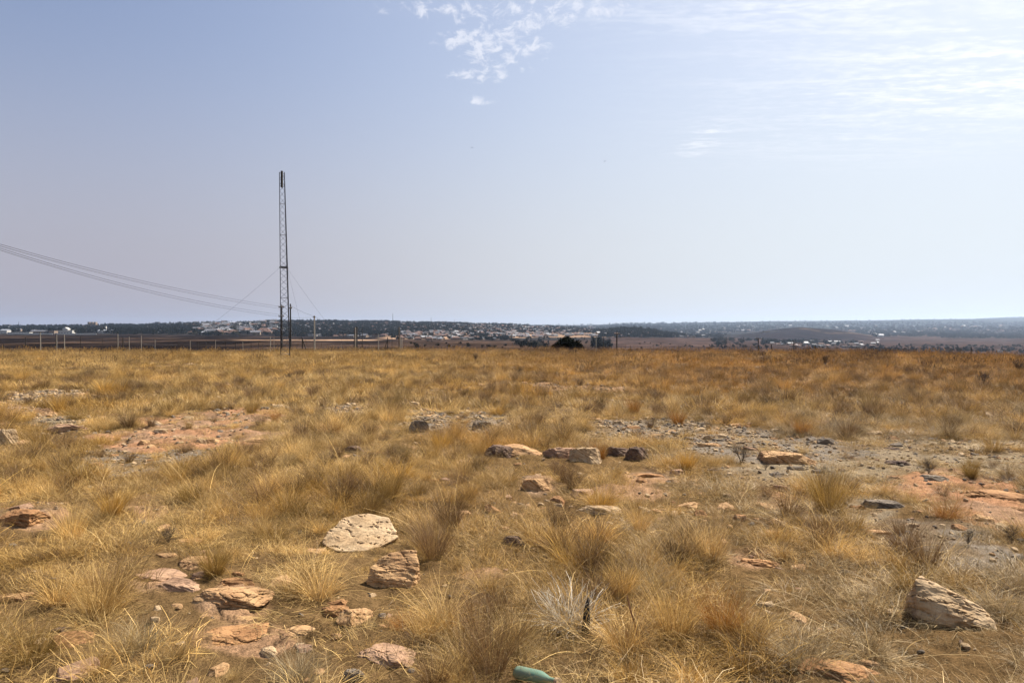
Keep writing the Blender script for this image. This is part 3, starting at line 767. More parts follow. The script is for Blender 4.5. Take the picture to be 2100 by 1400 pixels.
    scatter('grass', PROTO, pts, rot, scl, idx, tint, 'dry golden grass covering the stony plateau', 'grass')
build_grass()

# prominent tussocks: px, py foot, height px, kind, tint, label
TUS = [
 (655, 890, 62, 'F', 'olive', 'broad brown tussock with dark foot right of the red slab'),
 (680, 894, 50, 'F', 'rust', 'brown tussock at the right side of the broad one beside the red slab'),
 (516, 850, 46, 'U', 'olive', 'round tussock with dark foot at the back rim of the red slab'),
 (340, 850, 44, 'U', 'olive', 'dark-footed upright tussock at the back left rim of the red slab'),
 (565, 864, 34, 'U', 'rust', 'narrow brown tussock at the back right corner of the red slab'),
 (210, 810, 34, 'F', 'olive', 'tussock over a dark hollow in the left middle distance'),
 (155, 860, 44, 'F', 'olive', 'brown tussock left of the bare slab, level with its back rim'),
 (800, 838, 44, 'F', 'olive', 'spiky tussock with black foot left of the pale upright slab'),
 (925, 850, 30, 'F', 'olive', 'short tussock right of the pale upright slab'),
 (1020, 850, 44, 'F', 'gold', 'golden tussock above the central outcrop'),
 (1390, 870, 42, 'U', 'rust', 'reddish tussock with black foot behind the rubble heap'),
 (1300, 850, 44, 'U', 'rust', 'reddish-brown tussock with dark foot left of the rubble heap'),
 (1645, 892, 44, 'U', 'rust', 'golden tussock with black foot on the edge of the gravel patch'),
 (1945, 896, 60, 'F', 'grey', 'wide grey feathery tussock in the right middle distance'),
 (1740, 890, 56, 'F', 'grey', 'grey tussock behind the thin pale slab'),
 (1230, 942, 50, 'U', 'rust', 'dark brown tussock between the outcrop and the dark blocky rocks'),
 (905, 925, 60, 'U', 'gold', 'golden upright tussock in the middle, left of the central outcrop'),
 (820, 980, 80, 'F', 'gold', 'large golden tussock left of centre with bushy top'),
 (770, 1010, 60, 'F', 'olive', 'brown tussock just in front of the large golden one'),
 (1230, 1040, 90, 'F', 'gold', 'big golden tussock above the flat pale slab'),
 (1410, 960, 56, 'U', 'gold', 'golden tussock on the near edge of the gravel patch'),
 (1460, 985, 50, 'F', 'olive', 'brown tussock with dark foot right of the golden one at the gravel edge'),
 (1700, 1050, 125, 'U', 'olive', 'tall long-stemmed tussock right of the blocky boulder'),
 (1715, 985, 60, 'F', 'grey', 'pale grey tussock beside the tall long-stemmed one'),
 (1990, 975, 50, 'U', 'olive', 'greenish-brown tussock near the right edge on bare sand'),
 (1895, 955, 34, 'F', 'olive', 'tussock with dark twigs at the end of the log-like rock'),
 (1940, 1060, 64, 'F', 'rust', 'reddish tussock on the red bedrock at the right'),
 (440, 1180, 90, 'U', 'olive', 'thick upright tussock between the cream rock and the cracked slab'),
 (560, 1110, 80, 'F', 'olive', 'dense tussock left of the large cream rock'),
 (230, 1060, 80, 'U', 'gold', 'tall golden tussock in the left foreground'),
 (165, 985, 90, 'F', 'olive', 'bushy brown tussock left below the red slab'),
 (390, 1030, 70, 'U', 'olive', 'upright tussock in front of the gravel below the red slab'),
 (560, 1000, 60, 'F', 'straw', 'straw-coloured tussock between the slab and the foreground rocks'),
 (60, 1350, 150, 'F', 'olive', 'big shaggy tussock in the lower left corner'),
 (290, 1330, 100, 'F', 'grey', 'grey bushy tussock in the lower left foreground'),
 (1180, 1165, 130, 'F', 'gold', 'very large golden tussock in the middle of the foreground'),
 (1330, 1200, 100, 'F', 'grey', 'pale tussock right of the very large golden one'),
 (1480, 1300, 130, 'U', 'rust', 'tall reddish upright tussock in the right foreground'),
 (1650, 1370, 120, 'F', 'grey', 'tangled grey tussock left of the boulder at the bottom edge'),
 (1870, 1210, 90, 'F', 'olive', 'dense olive tussock behind the big tilted wedge'),
 (2060, 1260, 110, 'F', 'grey', 'grey tussock right of the big tilted wedge'),
 (1165, 1278, 135, 'B', 'bleach', 'bleached dead tussock around the black stump'),
 (830, 1290, 70, 'F', 'rust', 'reddish tussock below the squarish orange-tan rock'),
 (940, 1390, 110, 'F', 'straw', 'straw tussock at the bottom edge left of the green bottle'),
 (610, 1400, 110, 'F', 'grey', 'tangled grey-green tussock at the bottom edge in the left half'),
 (1290, 1390, 90, 'F', 'gold', 'golden tussock at the bottom edge right of the green bottle'),
]
DENSE = dict(F=[proto('tussock', [blades(520, .10, .40, .3, .05, 1.05, .8, .0025, 900+i, 5, .12), blades(260, .13, .16, .4, .3, 1.4, .6, .0036, 930+i, 4, .3)]) for i in range(4)],
             U=[proto('tussock', [blades(560, .09, .42, .3, .0, .55, .5, .0024, 960+i, 5, .1), blades(260, .12, .15, .4, .2, 1.4, .6, .0036, 990+i, 4, .3)]) for i in range(4)])
DENSE['B'] = [proto('tussock', [blades(230, .10, .40, .35, .15, 1.25, .5, .0062, 1201, 6, .35), blades(160, .12, .22, .4, .5, 1.5, .5, .0045, 1202, 4, .4)])]*4
for i, (px, py, h, k, tn, lab) in enumerate(TUS):
    x, y = gnd(px, py); s = (h/F*y)/.54
    o = link('grass_tussock', DENSE[k][i % 4], None, (x, y, float(zn(x, y))-.01), (0, 0, i*1.7), (s*(1.1 if k == 'F' else .95), s*1.05, s))
    c = PAL[tn]; f = .8+.25*random.random(); o['tint'] = (c[0]*f, c[1]*f, c[2]*f)
    tag(o, lab, 'grass tussock', 'grass tussocks')

# gravel: chips and pebbles on the bare patches
def build_gravel():
    g = np.random.default_rng(9)
    n = 170000; x, y = fan(n, 3, 24, 1, g)
    bm_, kd = bare_mask(x, y); pr = np.where(kd == 1, .55, np.where(kd == 3, .4, .10))
    keep = (g.random(n) < bm_*pr*.8) | (g.random(n) < .035)
    x, y, kd = x[keep], y[keep], kd[keep]; n = len(x)
    s = .006+.035*g.random(n)**4+.008*g.random(n); s *= np.clip(y/9, .8, 1.6)
    z = zn(x, y)+s*.15
    rot = np.stack([g.normal(0, .3, n), g.normal(0, .3, n), g.random(n)*6.28], -1)
    idx = np.where(g.random(n) < .5, g.integers(0, 2, n), g.integers(0, 10, n))
    ms = [pebble_mesh(40+i, M[('grey', 'pale', 'grey', 'dark', 'tan')[i % 5]], 2, .3+.35*random.random()) for i in range(10)]
    print('gravel', n)
    scatter('gravel', ms, np.stack([x, y, z], -1), rot, np.stack([s, s, s], -1), idx, np.ones((n, 4)), 'loose gravel and stone chips on the bare ground', 'gravel')
build_gravel()
def build_rubble():
    g = np.random.default_rng(19)
    n = 12000; x, y = fan(n, 3.0, 30, 1, g)
    bm_, kd = bare_mask(x, y)
    keep = (g.random(n) < bm_*np.where(kd == 0, .07, np.where(kd == 1, .2, .15))) | (g.random(n) < .75*(1-sstep(.38, .46, gap_noise(x, y))))
    keep &= ~near_rock(x, y)[0]
    x, y, kd, bm_ = x[keep], y[keep], kd[keep], bm_[keep]; n = len(x)
    s = (.02+.09*g.random(n)**3)*np.where(bm_ < .3, 1.5, 1.15)
    z = zn(x, y)-s*.02
    rot = np.stack([g.normal(0, .15, n), g.normal(0, .15, n), g.random(n)*6.28], -1)
    idx = np.where((kd == 0) | (kd == 2) | (g.random(n) < .4), g.integers(0, 8, n), g.integers(4, 16, n))
    ms = [rock_mesh(700+i, (2, 1.2+.5*random.random(), .55+.6*random.random()), M[('orange', 'tan', 'tan', 'orange', 'tan', 'pink', 'tan', 'pale', 'grey', 'tan', 'pale', 'grey', 'pink', 'dark', 'tan', 'grey')[i]], 12, 4, .08) for i in range(16)]
    print('rubble', n)
    scatter('rubble', ms, np.stack([x, y, z], -1), rot, np.stack([s, s, s], -1), idx, np.ones((n, 4)), 'broken half-buried stone rubble strewn over the bare patches', 'rubble')
build_rubble()

# ------------------------------------------------------------------ dead shrubs
def shrub_mb(seed, h, w, n=9, depth=4, r=.006):
    g = random.Random(seed); mb = MB()
    def br(p, d, L, rad, lv):
        q = p + d*L*.5; q2 = q + (d+Vector((g.gauss(0, .22), g.gauss(0, .22), g.gauss(0.05, .15)))).normalized()*L*.5
        mb.tube([p, q, q2], [rad, rad*.85, rad*.7], 3 if lv else 5, False)
        if lv < depth:
            for _ in range(3 if lv < 2 else 2):
                nd = (d+Vector((g.gauss(0, .5), g.gauss(0, .5), g.gauss(.1, .35)))).normalized()
                br(q2 if g.random() < .6 else q, nd, L*g.uniform(.55, .8), rad*.65, lv+1)
    for _ in range(n):
        a = g.random()*6.28; t = g.uniform(.1, 1)*w/h*.6
        d = Vector((math.cos(a)*t, math.sin(a)*t, 1)).normalized()
        br(Vector((g.gauss(0, .02), g.gauss(0, .02), -.02)), d, h*.36, r*h/.4, 0)
    return mb
SHR = [ # px, py foot, h px, w px, label
 (2020, 792, 34, 40, 'leafless dark shrub standing alone in grass near the right edge'),
 (2090, 764, 34, 36, 'leafless dark shrub cut by the right edge of the picture'),
 (592, 780, 20, 20, 'small dark shrub below the lattice mast'),
 (1693, 752, 30, 10, 'thin upright dead stalk with a twiggy foot in the right distance'),
 (1748, 757, 14, 18, 'low twiggy dark shrub right of the thin dead stalk'),
 (345, 1112, 40, 70, 'black spiny dead shrub with bleached grass left of the big cream rock'),
 (1905, 968, 40, 34, 'dark twiggy bush at the end of the log-like rock'),
 (2050, 992, 16, 90, 'collapsed dead branch lying on sand near the right edge'),
 (1520, 948, 50, 60, 'grey leafless shrub left of the tan blocky boulder'),
 (1690, 975, 26, 30, 'dark twiggy remnant right of the tan blocky boulder'),
 (1570, 962, 22, 26, 'small dark dead plant on litter below the blocky boulder'),
 (1905, 728, 14, 22, 'dark shrub on the skyline of the plateau, right of the far pale houses'),
 (1962, 724, 16, 26, 'dark leafy-looking shrub on the plateau edge near the right'),
 (1878, 722, 14, 8, 'small dark upright shrub on the plateau edge'),
 (1912, 736, 10, 22, 'low dark shrub in grass below the plateau edge at the right'),
 (1985, 1120, 40, 46, 'dark tangled dead shrub in litter at the right'),
 (2075, 1110, 50, 60, 'dark tangled shrub at the right edge above the wedge rock'),
 (1065, 770, 20, 26, 'dark twiggy plant in the middle distance near the centre'),
 (975, 742, 20, 12, 'dark weed stalks in grass just left of the centre, far off'),
 (850, 738, 12, 20, 'low dark plant in grass left of centre in the distance'),
]
for i, (px, py, h, w, lab) in enumerate(SHR):
    x, y = gnd(px, py); H = h/F*y; W = w/F*y
    mb = shrub_mb(60+i, 1, min(W/H, 2.2), 10, 4, .0095*(1 if y < 12 else 1.6)*.42)
    o = mb.build('dead_shrub', M['twig'], None, (x, y, float(zn(x, y))))
    o.scale = (max(H*.95, W*.8), max(H*.95, W*.5), H*1.05)
    tag(o, lab, 'shrub', 'dead shrubs on the plateau')

# charred stump, stalk, bottle
x, y = gnd(1200, 1300)
mb = MB(); mb.tube([(0, 0, -.03), (.004, 0, .04), (.002, 0, .09), (.004, 0, .125), (.006, 0, .15)], [.022, .021, .017, .010, .002], 9)
o = mb.build('charred_stump', M['char'], None, (x, y, float(zg(x, y))+.02), True, (0, .06, 0)); o.scale = (1.0, 1.0, 1.2); tag(o, 'narrow pointed black stump standing in the bleached tussock', 'stump')
x, y = gnd(1310, 1315)
mb = MB(); mb.tube([(0, 0, -.02), (-.02, 0, .09), (-.045, 0, .17), (-.06, .01, .24)], [.004, .0035, .005, .002], 6)
o = mb.build('dry_stalk', simple('red_stalk', (.22, .10, .05), .8), None, (x, y, float(zg(x, y)))); tag(o, 'single leaning reddish-brown stalk right of the black stump', 'plant stalk')
x, y = gnd(1094, 1412)
bt = empty('bottle', (x, y, float(zg(x, y))+.06), 'green glass bottle lying in the grass, cut off by the bottom edge', 'bottle')
prof = [(0, -.112), (.028, -.112), (.034, -.106), (.035, -.09), (.035, .03), (.033, .05), (.022, .085), (.0145, .105), (.0135, .15), (.016, .152), (.016, .162), (.012, .164)]
V = []; Fc = []; n = 24
for r_, h_ in prof:
    for k in range(n): t = 6.28318*k/n; V.append((r_*math.cos(t), r_*math.sin(t)*.85, h_))
for i in range(len(prof)-1):
    for k in range(n): Fc.append((i*n+k, i*n+(k+1) % n, (i+1)*n+(k+1) % n, (i+1)*n+k))
link('body', mesh_np('body', V, Fc, [M['bottle']], True), bt)
mb = MB(); mb.tube([(0, 0, .150), (0, 0, .170)], .0165, 16); mb.build('cap', M['pale'], bt)
bt.rotation_euler = (R(78), R(14), R(38)); bt.scale = (1.0,)*3

# ------------------------------------------------------------------ lattice mast
def scr(px, py, Y): return Vector(((px-CX)/F*Y, Y, EYE-(py-HY)/F*Y))
MY = 43.5
bz = float(zg((585-CX)/F*MY, MY))
mast = empty('lattice_mast', ((585-CX)/F*MY, MY, bz), 'tall slender dark lattice radio mast held by guy wires', 'mast')
mo = mast.location.copy()
def leg_pt(k, t):      # t 0 base .. 1 top
    # screen x of the three legs at base, collar and top
    xs = [(576, 574.6, 573.2), (594.5, 588.0, 583.0), (589.5, 585.0, 580.6)][k]
    dy = [0, 0, .52][k]
    v = t*2 if t < .5 else (t-.5)*2
    px = xs[0]+(xs[1]-xs[0])*v if t < .5 else xs[1]+(xs[2]-xs[1])*v
    yy = MY+dy*(1-.5*t)
    ztop = EYE-(353-HY)/F*MY
    return Vector(((px-CX)/F*MY, yy, bz-.05+(ztop-bz+.05)*t)) - mo
for k in range(3):
    MB().tube([leg_pt(k, i/12) for i in range(13)], .022, 6).build('leg', M['steel'], mast)
nb = 30
for a, b in ((0, 1), (1, 2), (2, 0)):
    mb = MB()
    for i in range(nb):
        t0, t1 = i/nb, (i+1)/nb
        if i % 2 == 0: mb.tube([leg_pt(a, t0), leg_pt(b, t1)], .010, 4)
        else: mb.tube([leg_pt(b, t0), leg_pt(a, t1)], .010, 4)
        if i % 5 == 0 or i == 1: mb.tube([leg_pt(a, max(t0, .012)), leg_pt(b, max(t0, .012))], .01, 4)
    mb.build('bracing', M['steel'], mast)
ct = (733-545)/(733-353.)
c0, c1, c2 = leg_pt(0, ct), leg_pt(1, ct), leg_pt(2, ct)
mb = MB(); 
for p, q in ((c0, c1), (c1, c2), (c2, c0)):
    d = (q-p).normalized()*.05
    mb.tube([p-d, q+d], .05, 6)
mb.build('guy_collar', M['steel'], mast)
mb = MB(); 
for p in (leg_pt(0, .002), leg_pt(1, .002), leg_pt(2, .002)): MB().box(p.x-.1, p.x+.1, p.y-.1, p.y+.1, p.z-.1, p.z+.06).build('footing', M['conc'], mast)
pass
a0 = leg_pt(2, .915); a1 = leg_pt(2, 1.0)
mb = MB(); mb.box(a0.x-.085, a0.x+.02, a0.y-.55, a0.y-.42, a0.z, a1.z+.02); mb.build('panel_antenna', M['tar'], mast)
for q_ in (a0+Vector((-.03, 0, .2)), a1+Vector((-.03, 0, -.2))): MB().tube([q_+Vector((0, -.45, 0)), q_], .015, 5).build('antenna_bracket', M['steel'], mast)
mb = MB(); p = leg_pt(1, 0.01)+Vector((.03, -.02, 0)); q = leg_pt(1, .95)+Vector((.03, -.02, 0)); mb.tube([p, (p+q)/2+Vector((.015, 0, 0)), q], .012, 5); mb.build('feeder_cable', M['wire'], mast)
for (st, apx, aY) in ((c0, 322, 40.), (c1, 735, 44.), (c2, 636, 52.)):
    ax = (apx-CX)/F*aY; az = float(zg(ax, aY))
    e = Vector((ax, aY, az)) - mo
    pts = [st.lerp(e, t/10)+Vector((0, 0, -.25*math.sin(math.pi*t/10))) for t in range(11)]
    MB().tube(pts, .004, 4).build('guy_wire', M['wire'], mast)

# ------------------------------------------------------------------ poles
def pole(px, ytop, Y, r, mat, name, label, cat='pole', group=None, lean=0.0, arms=(), ybot=None, brace=None, bmat=None, ins=True):
    x = (px-CX)/F*Y; zt = EYE-(ytop-HY)/F*Y
    zb = float(zg(x, Y))
    h = zt-zb
    root = empty(name, (x, Y, zb), label, cat, group)
    mb = MB(); L = lean/F*Y
    mb.tube([(0, 0, -.3), (L*.5, 0, h*.5), (L, 0, h)], [r, r*.92, r*.8], 8); mb.build('shaft', M[mat], root, smooth=False)
    for (dz, hw) in arms:
        mb = MB(); mb.box(L-hw, L+hw, -r-.06, -r+.02, h-dz-.06, h-dz+.06); mb.build('crossarm', M['timber'], root)
        if ins:
            for sx in (-.9, 0, .9):
                MB().tube([(L+hw*sx, -r-.02, h-dz+.06), (L+hw*sx, -r-.02, h-dz+.22)], [.05, .035], 6).build('insulator', M['conc'], root)
    if brace:
        bx = brace/F*Y
        mb = MB(); mb.tube([(L*.9, 0, h*.93), (bx, .3, -.1)], r*.75, 6); mb.build('brace', M[bmat or mat], root)
    return root
YP = 92.
pole(578.2, 625, YP, .115, 'tar', 'utility_pole', 'thick dark pole directly behind the left leg of the mast', 'pole', None, -.5, ((.3, .35), (1.5, .35)))
pole(596.5, 623, YP, .11, 'tar', 'utility_pole', 'thick dark pole just right of the mast, slightly leaning', 'pole', None, -1.0, ((.55, .25),))
pole(645, 647, 96., .11, 'conc', 'utility_pole', 'pale concrete pole standing right of the mast', 'pole', None, -.3, ((.2, .16),), ins=False)
pole(620, 692, 80., .07, 'tar', 'braced_post', 'short dark post with a diagonal strut on its right, between mast and concrete pole', 'post', None, 0, (), None, 14)
pole(729, 671, 74., .06, 'conc', 'pale_pole', 'thin pale pole between two dark poles right of the mast', 'pole')
pole(726.5, 672, 76., .05, 'tar', 'utility_pole', 'dark pole touching the left side of the thin pale pole', 'pole')
pole(732, 670, 78., .085, 'tar', 'utility_pole', 'dark pole touching the right side of the thin pale pole', 'pole')
pole(743, 672, 80., .04, 'tar', 'utility_pole', 'thin dark pole alone right of the trio of poles', 'pole')
pole(776, 685, 74., .045, 'conc', 'pale_post', 'thin pale post left of the dark strutted post', 'post')
pole(795, 691, 78., .055, 'tar', 'braced_post', 'dark post with a long diagonal strut on its left', 'post', None, 0, (), None, -13)
pole(804, 684, 84., .03, 'tar', 'thin_post', 'very thin dark post left of the tall brown pole', 'post')
pole(818.5, 670, 82., .07, 'timber', 'utility_pole', 'tall brown pole in a pair, left of centre', 'pole')
pole(821.5, 690, 80., .06, 'conc', 'pale_post', 'pale post standing against the tall brown pole', 'post')
pole(824.5, 692, 76., .045, 'conc', 'pale_post', 'thinner pale post right of the tall brown pole', 'post')
pole(660, 703, 84., .03, 'timber', 'thin_post', 'thin low post right of the concrete pole', 'post')
pole(1222.5, 683, 96., .05, 'conc', 'pale_pole', 'thin pale pole right of the big dark tree', 'pole')
pole(1237.5, 691, 100., .05, 'tar', 'utility_pole', 'thin dark pole between the pale pole and the thick dark pole', 'pole')
pole(1265, 680, 100., .10, 'tar', 'utility_pole', 'thick dark pole with a crossarm right of the big dark tree', 'pole', None, 0, ((.3, .4),))
pole(1555, 692, 150., .13, 'tar', 'utility_pole', 'dark pole with a crossarm left of the cone-shaped hill', 'pole', None, 0, ((.2, .7),))
pole(1582, 706, 110., .09, 'tar', 'short_post', 'short thick dark post below the left foot of the cone-shaped hill', 'post')
pole(1628, 698, 150., .14, 'tar', 'utility_pole', 'dark pole with several crossarms under the cone-shaped hill', 'pole', None, 0, ((.15, .5), (.6, .65), (1.1, .5), (1.6, .5)))
pole(1992, 712, 80., .07, 'tar', 'short_post', 'short dark post on the plateau edge near the right', 'post')
for px_, yt, Y_, lb in ((38.5, 659, 2600, 'thin radio mast above the town at the far left'), (805.5, 642, 2750, 'tall thin radio mast on the ridge left of centre'),
                        (884, 651, 2750, 'faint thin mast on the ridge right of the tall one'), (932, 655, 2750, 'short faint mast on the ridge near the centre'),
                        (1176, 661, 7000, 'tiny mast on the far blue ridge right of the centre')):
    x = (px_-CX)/F*Y_; zt = EYE-(yt-HY)/F*Y_; zb = float(zg(x, Y_))
    MB().tube([(0, 0, -2), (0, 0, (zt-zb)*.6), (0, 0, zt-zb)], [.9 if Y_ < 3000 else 2, .7, .45], 6).build('radio_mast', M['steel'], None, (x, Y_, zb))
    o = COL.objects[-1]; tag(o, lb, 'mast')

# overhead wires
def wire_line(pts_scr, lab):
    """pts_scr: (px, py) samples along a line whose plan runs from the dark poles towards the left past the camera"""
    out = []
    for (px, py) in pts_scr:
        k = (px-CX)/F
        Y = (-26.33)/(k+.0617); X = k*Y
        Y = min(Y, 100)
        out.append(Vector((X, Y, EYE-(py-HY)/F*Y)))
    return out
def dens(pts, n=8):
    xs = [p[0] for p in pts]; ys = [p[1] for p in pts]
    co = np.polyfit(xs, ys, 3); return [(x, float(np.polyval(co, x))) for x in np.linspace(xs[0], xs[-1], 40)]
upper = [(-420, 365), (-150, 454), (0, 502), (143, 540), (286, 574), (428, 604), (576, 629)]
lower = [(-420, 368), (-150, 463), (0, 513), (143, 556), (286, 595), (428, 626), (576, 649)]
for k, (base, dy, lb) in enumerate(((upper, 0, 'topmost of the four overhead wires running down to the dark pole'), (upper, 4.2, 'second overhead wire from the top'),
                                    (lower, -4.2, 'third overhead wire from the top'), (lower, 0, 'lowest of the four overhead wires'))):
    pts = wire_line(dens([(a, b+dy*(1-.15*(a < 0))) for a, b in base]), '')
    MB().tube(pts, .013, 5).build('overhead_wire', M['wire']); tag(COL.objects[-1], lb, 'wire', 'overhead wires')
# pole that carries their near end (outside the picture)
k = (-420-CX)/F; Yw = -26.33/(k+.0617); Xw = k*Yw
rt = empty('utility_pole', (Xw, Yw, float(zg(Xw, Yw))), 'dark pole out of frame on the left carrying the overhead wires', 'pole')
MB().tube([(0, 0, -.3), (0, 0, EYE-(355-HY)/F*Yw-rt.location.z)], [.13, .1], 8).build('shaft', M['tar'], rt)
for (a, b, lb) in (((596.5, 627), (645, 648.5), 'short sagging wire from the dark pole down to the concrete pole'), ((578, 649), (645, 650), 'nearly level wire from the left dark pole to the concrete pole'), ((645, 649), (729, 682), 'faint wire running down right from the concrete pole')):
    Ya, Yb = 92., (96. if b[0] == 645 else 74.)
    if a[0] == 645: Ya = 96.
    p, q = scr(a[0], a[1], Ya), scr(b[0], b[1], Yb)
    MB().tube([p.lerp(q, t/8)+Vector((0, 0, -.12*math.sin(math.pi*t/8))) for t in range(9)], .012, 4).build('overhead_wire', M['wire']); tag(COL.objects[-1], lb, 'wire')

# ------------------------------------------------------------------ fences behind the plateau edge at the left
def fence(name, label, specs, mat, wires, wr=.006):
    """specs: (px, ytop, Y, radius, lean)"""
    x0, Y0 = (specs[0][0]-CX)/F*specs[0][2], specs[0][2]
    root = empty(name, (x0, Y0, float(zg(x0, Y0))), label, 'fence')
    tops = []
    for (px, yt, Y, r, lean) in specs:
        x = (px-CX)/F*Y; zb = float(zg(x, Y)); zt = EYE-(yt-HY)/F*Y
        p = Vector((x, Y, zb)) - root.location
        r *= .75; MB().tube([(p.x, p.y, p.z-.2), (p.x-lean/F*Y, p.y, zt-root.location.z)], [r, r*.85], 6).build('post', M[mat], root)
        tops.append((p, zt-zb))
    for wz in wires:
        MB().tube([p+Vector((0, -.04, h*wz)) for p, h in tops], wr, 4, False).build('strand', M['wire'], root)
    return root
fence('wire_fence', 'wire fence with pale concrete posts along the left plateau edge',
      [(83.5, 682, 55, .045, .8), (116.5, 686, 55.5, .035, .3), (132.5, 686, 56, .04, .6), (242, 684, 56.5, .04, .4), (265, 690, 57, .03, 0), (289.5, 688, 57, .035, -.4),
       (318, 696, 58, .025, 0), (390, 697, 59, .025, 0), (442, 697, 60, .025, 0), (498, 701, 61, .025, 0), (555, 690, 62, .05, .8), (562, 692, 63, .025, .2), (700, 705, 64, .02, 0)], 'conc', (.6,), .0022)
fence('wire_fence', 'wire fence with dark timber posts along the left plateau edge',
      [(8, 705, 52, .035, .3), (53, 691, 53, .045, .8), (115, 682, 55, .03, 0), (165.5, 689, 56, .035, 0), (210, 693, 57, .02, 0), (252.5, 692, 54, .05, 0), (366, 699, 60, .03, 0), (406, 701, 61, .04, 0), (423, 699, 61, .03, 0),
       (463, 701, 62, .03, 0), (483, 703, 60, .045, 0), (515, 703, 63, .03, 0), (530, 702, 63, .035, -.3), (539, 705, 63, .03, 0), (570, 704, 64, .035, 0), (609, 706, 64, .02, 0), (672, 706, 66, .02, 0), (757, 704, 66, .02, 0)], 'tar', (.7,), .0022)

# ------------------------------------------------------------------ trees
def leaf_cloud(n, size, blobs, seed, flat=1.0):
    """leaf-clump quads spread through ellipsoid blobs (x,y,z,rx,ry,rz)"""
    g = np.random.default_rng(seed)
    bl = np.array(blobs); vol = bl[:, 3]*bl[:, 4]*bl[:, 5]; k = g.choice(len(bl), n, p=vol/vol.sum())
    d = g.normal(0, 1, (n, 3)); d /= np.linalg.norm(d, axis=1)[:, None]
    c = bl[k, :3]+d*bl[k, 3:6]*(g.random(n)**.45*1.05)[:, None]
    u = g.normal(0, 1, (n, 3)); u /= np.linalg.norm(u, axis=1)[:, None]
    v = np.cross(u, g.normal(0, 1, (n, 3))); v /= np.linalg.norm(v, axis=1)[:, None]
    s = size*(.5+g.random(n))[:, None]
    V = np.stack([c-u*s, c-v*s*.6, c+u*s, c+v*s*.6], 1).reshape(-1, 3)
    return V, np.arange(n*4).reshape(n, 4)
def blobs_round(g, R_=1., H=1., n=9):
    out = []
    for _ in range(n):
        a = g.random()*6.28; r = g.random()**.5*.6
        rr = .28+.2*g.random(); out.append((math.cos(a)*r*R_, math.sin(a)*r*R_, H*(.16+.62*g.random()*(1-.6*r)), rr*R_, rr*R_, rr*H*.75))
    return out
def tree_mesh(seed, kind):
    """unit tree: height 1"""
    g = random.Random(seed)
    if kind == 'cone': bl = [(0, 0, .25+.14*i, .26*(1-i*.17), .26*(1-i*.17), .13) for i in range(6)]
    elif kind == 'wide': bl = blobs_round(g, .75, .95, 12)
    else: bl = blobs_round(g, .48, 1.0, 9)
    V, q = leaf_cloud(230, .075, bl, seed)
    mb = MB(); mb.tube([(0, 0, -.1), (0, 0, .3), (.02, 0, .6)], [.035, .028, .015], 5)
    for k in range(3):
        a = g.random()*6.28; mb.tube([(0, 0, .25+.08*k), (math.cos(a)*.2, math.sin(a)*.2, .55)], [.015, .008], 4)
    tq = np.array([f for f in mb.f if len(f) == 4])+len(V)
    V2 = np.vstack([V, np.array(mb.v)]); Q = np.vstack([q, tq]); mi = np.r_[np.zeros(len(q), int), np.ones(len(tq), int)]
    leaf = M['leafg'] if kind != 'dry' else M['leafb']
    return mesh_np('tree', V2, Q, [leaf, M['bark']], False, None, mi)
TREEM = [tree_mesh(1000+i, k) for i, k in enumerate(('round', 'round', 'wide', 'wide', 'cone', 'round', 'dry', 'wide'))]
REG = [(-1, 120, 'at the far left edge'), (120, 260, 'above the burnt field at the far left'), (260, 400, 'between the far left buildings and the mast'), (400, 560, 'on the slope left of the lattice mast'),
       (560, 660, 'on the slope behind the mast and poles'), (660, 790, 'on the ridge slope left of the tall thin mast'), (790, 900, 'on the hillside left of centre'), (900, 1020, 'on the hillside at the centre'),
       (1020, 1130, 'on the hillside just left of the big dark tree'), (1130, 1240, 'on the slope behind the big dark tree'), (1240, 1330, 'on the wooded spur right of the big dark tree'), (1330, 1420, 'at the right end of the wooded spur'),
       (1420, 1520, 'in the valley between the spur and the cone-shaped hill'), (1520, 1640, 'at the left foot of the cone-shaped hill'), (1640, 1760, 'at the right foot of the cone-shaped hill'), (1760, 1900, 'in the hazy valley on the right'), (1900, 2300, 'in the hazy valley at the far right')]
def region(px):
    for a, b, t in REG:
        if a <= px < b: return t
    return REG[0][2] if px < 0 else REG[-1][2]
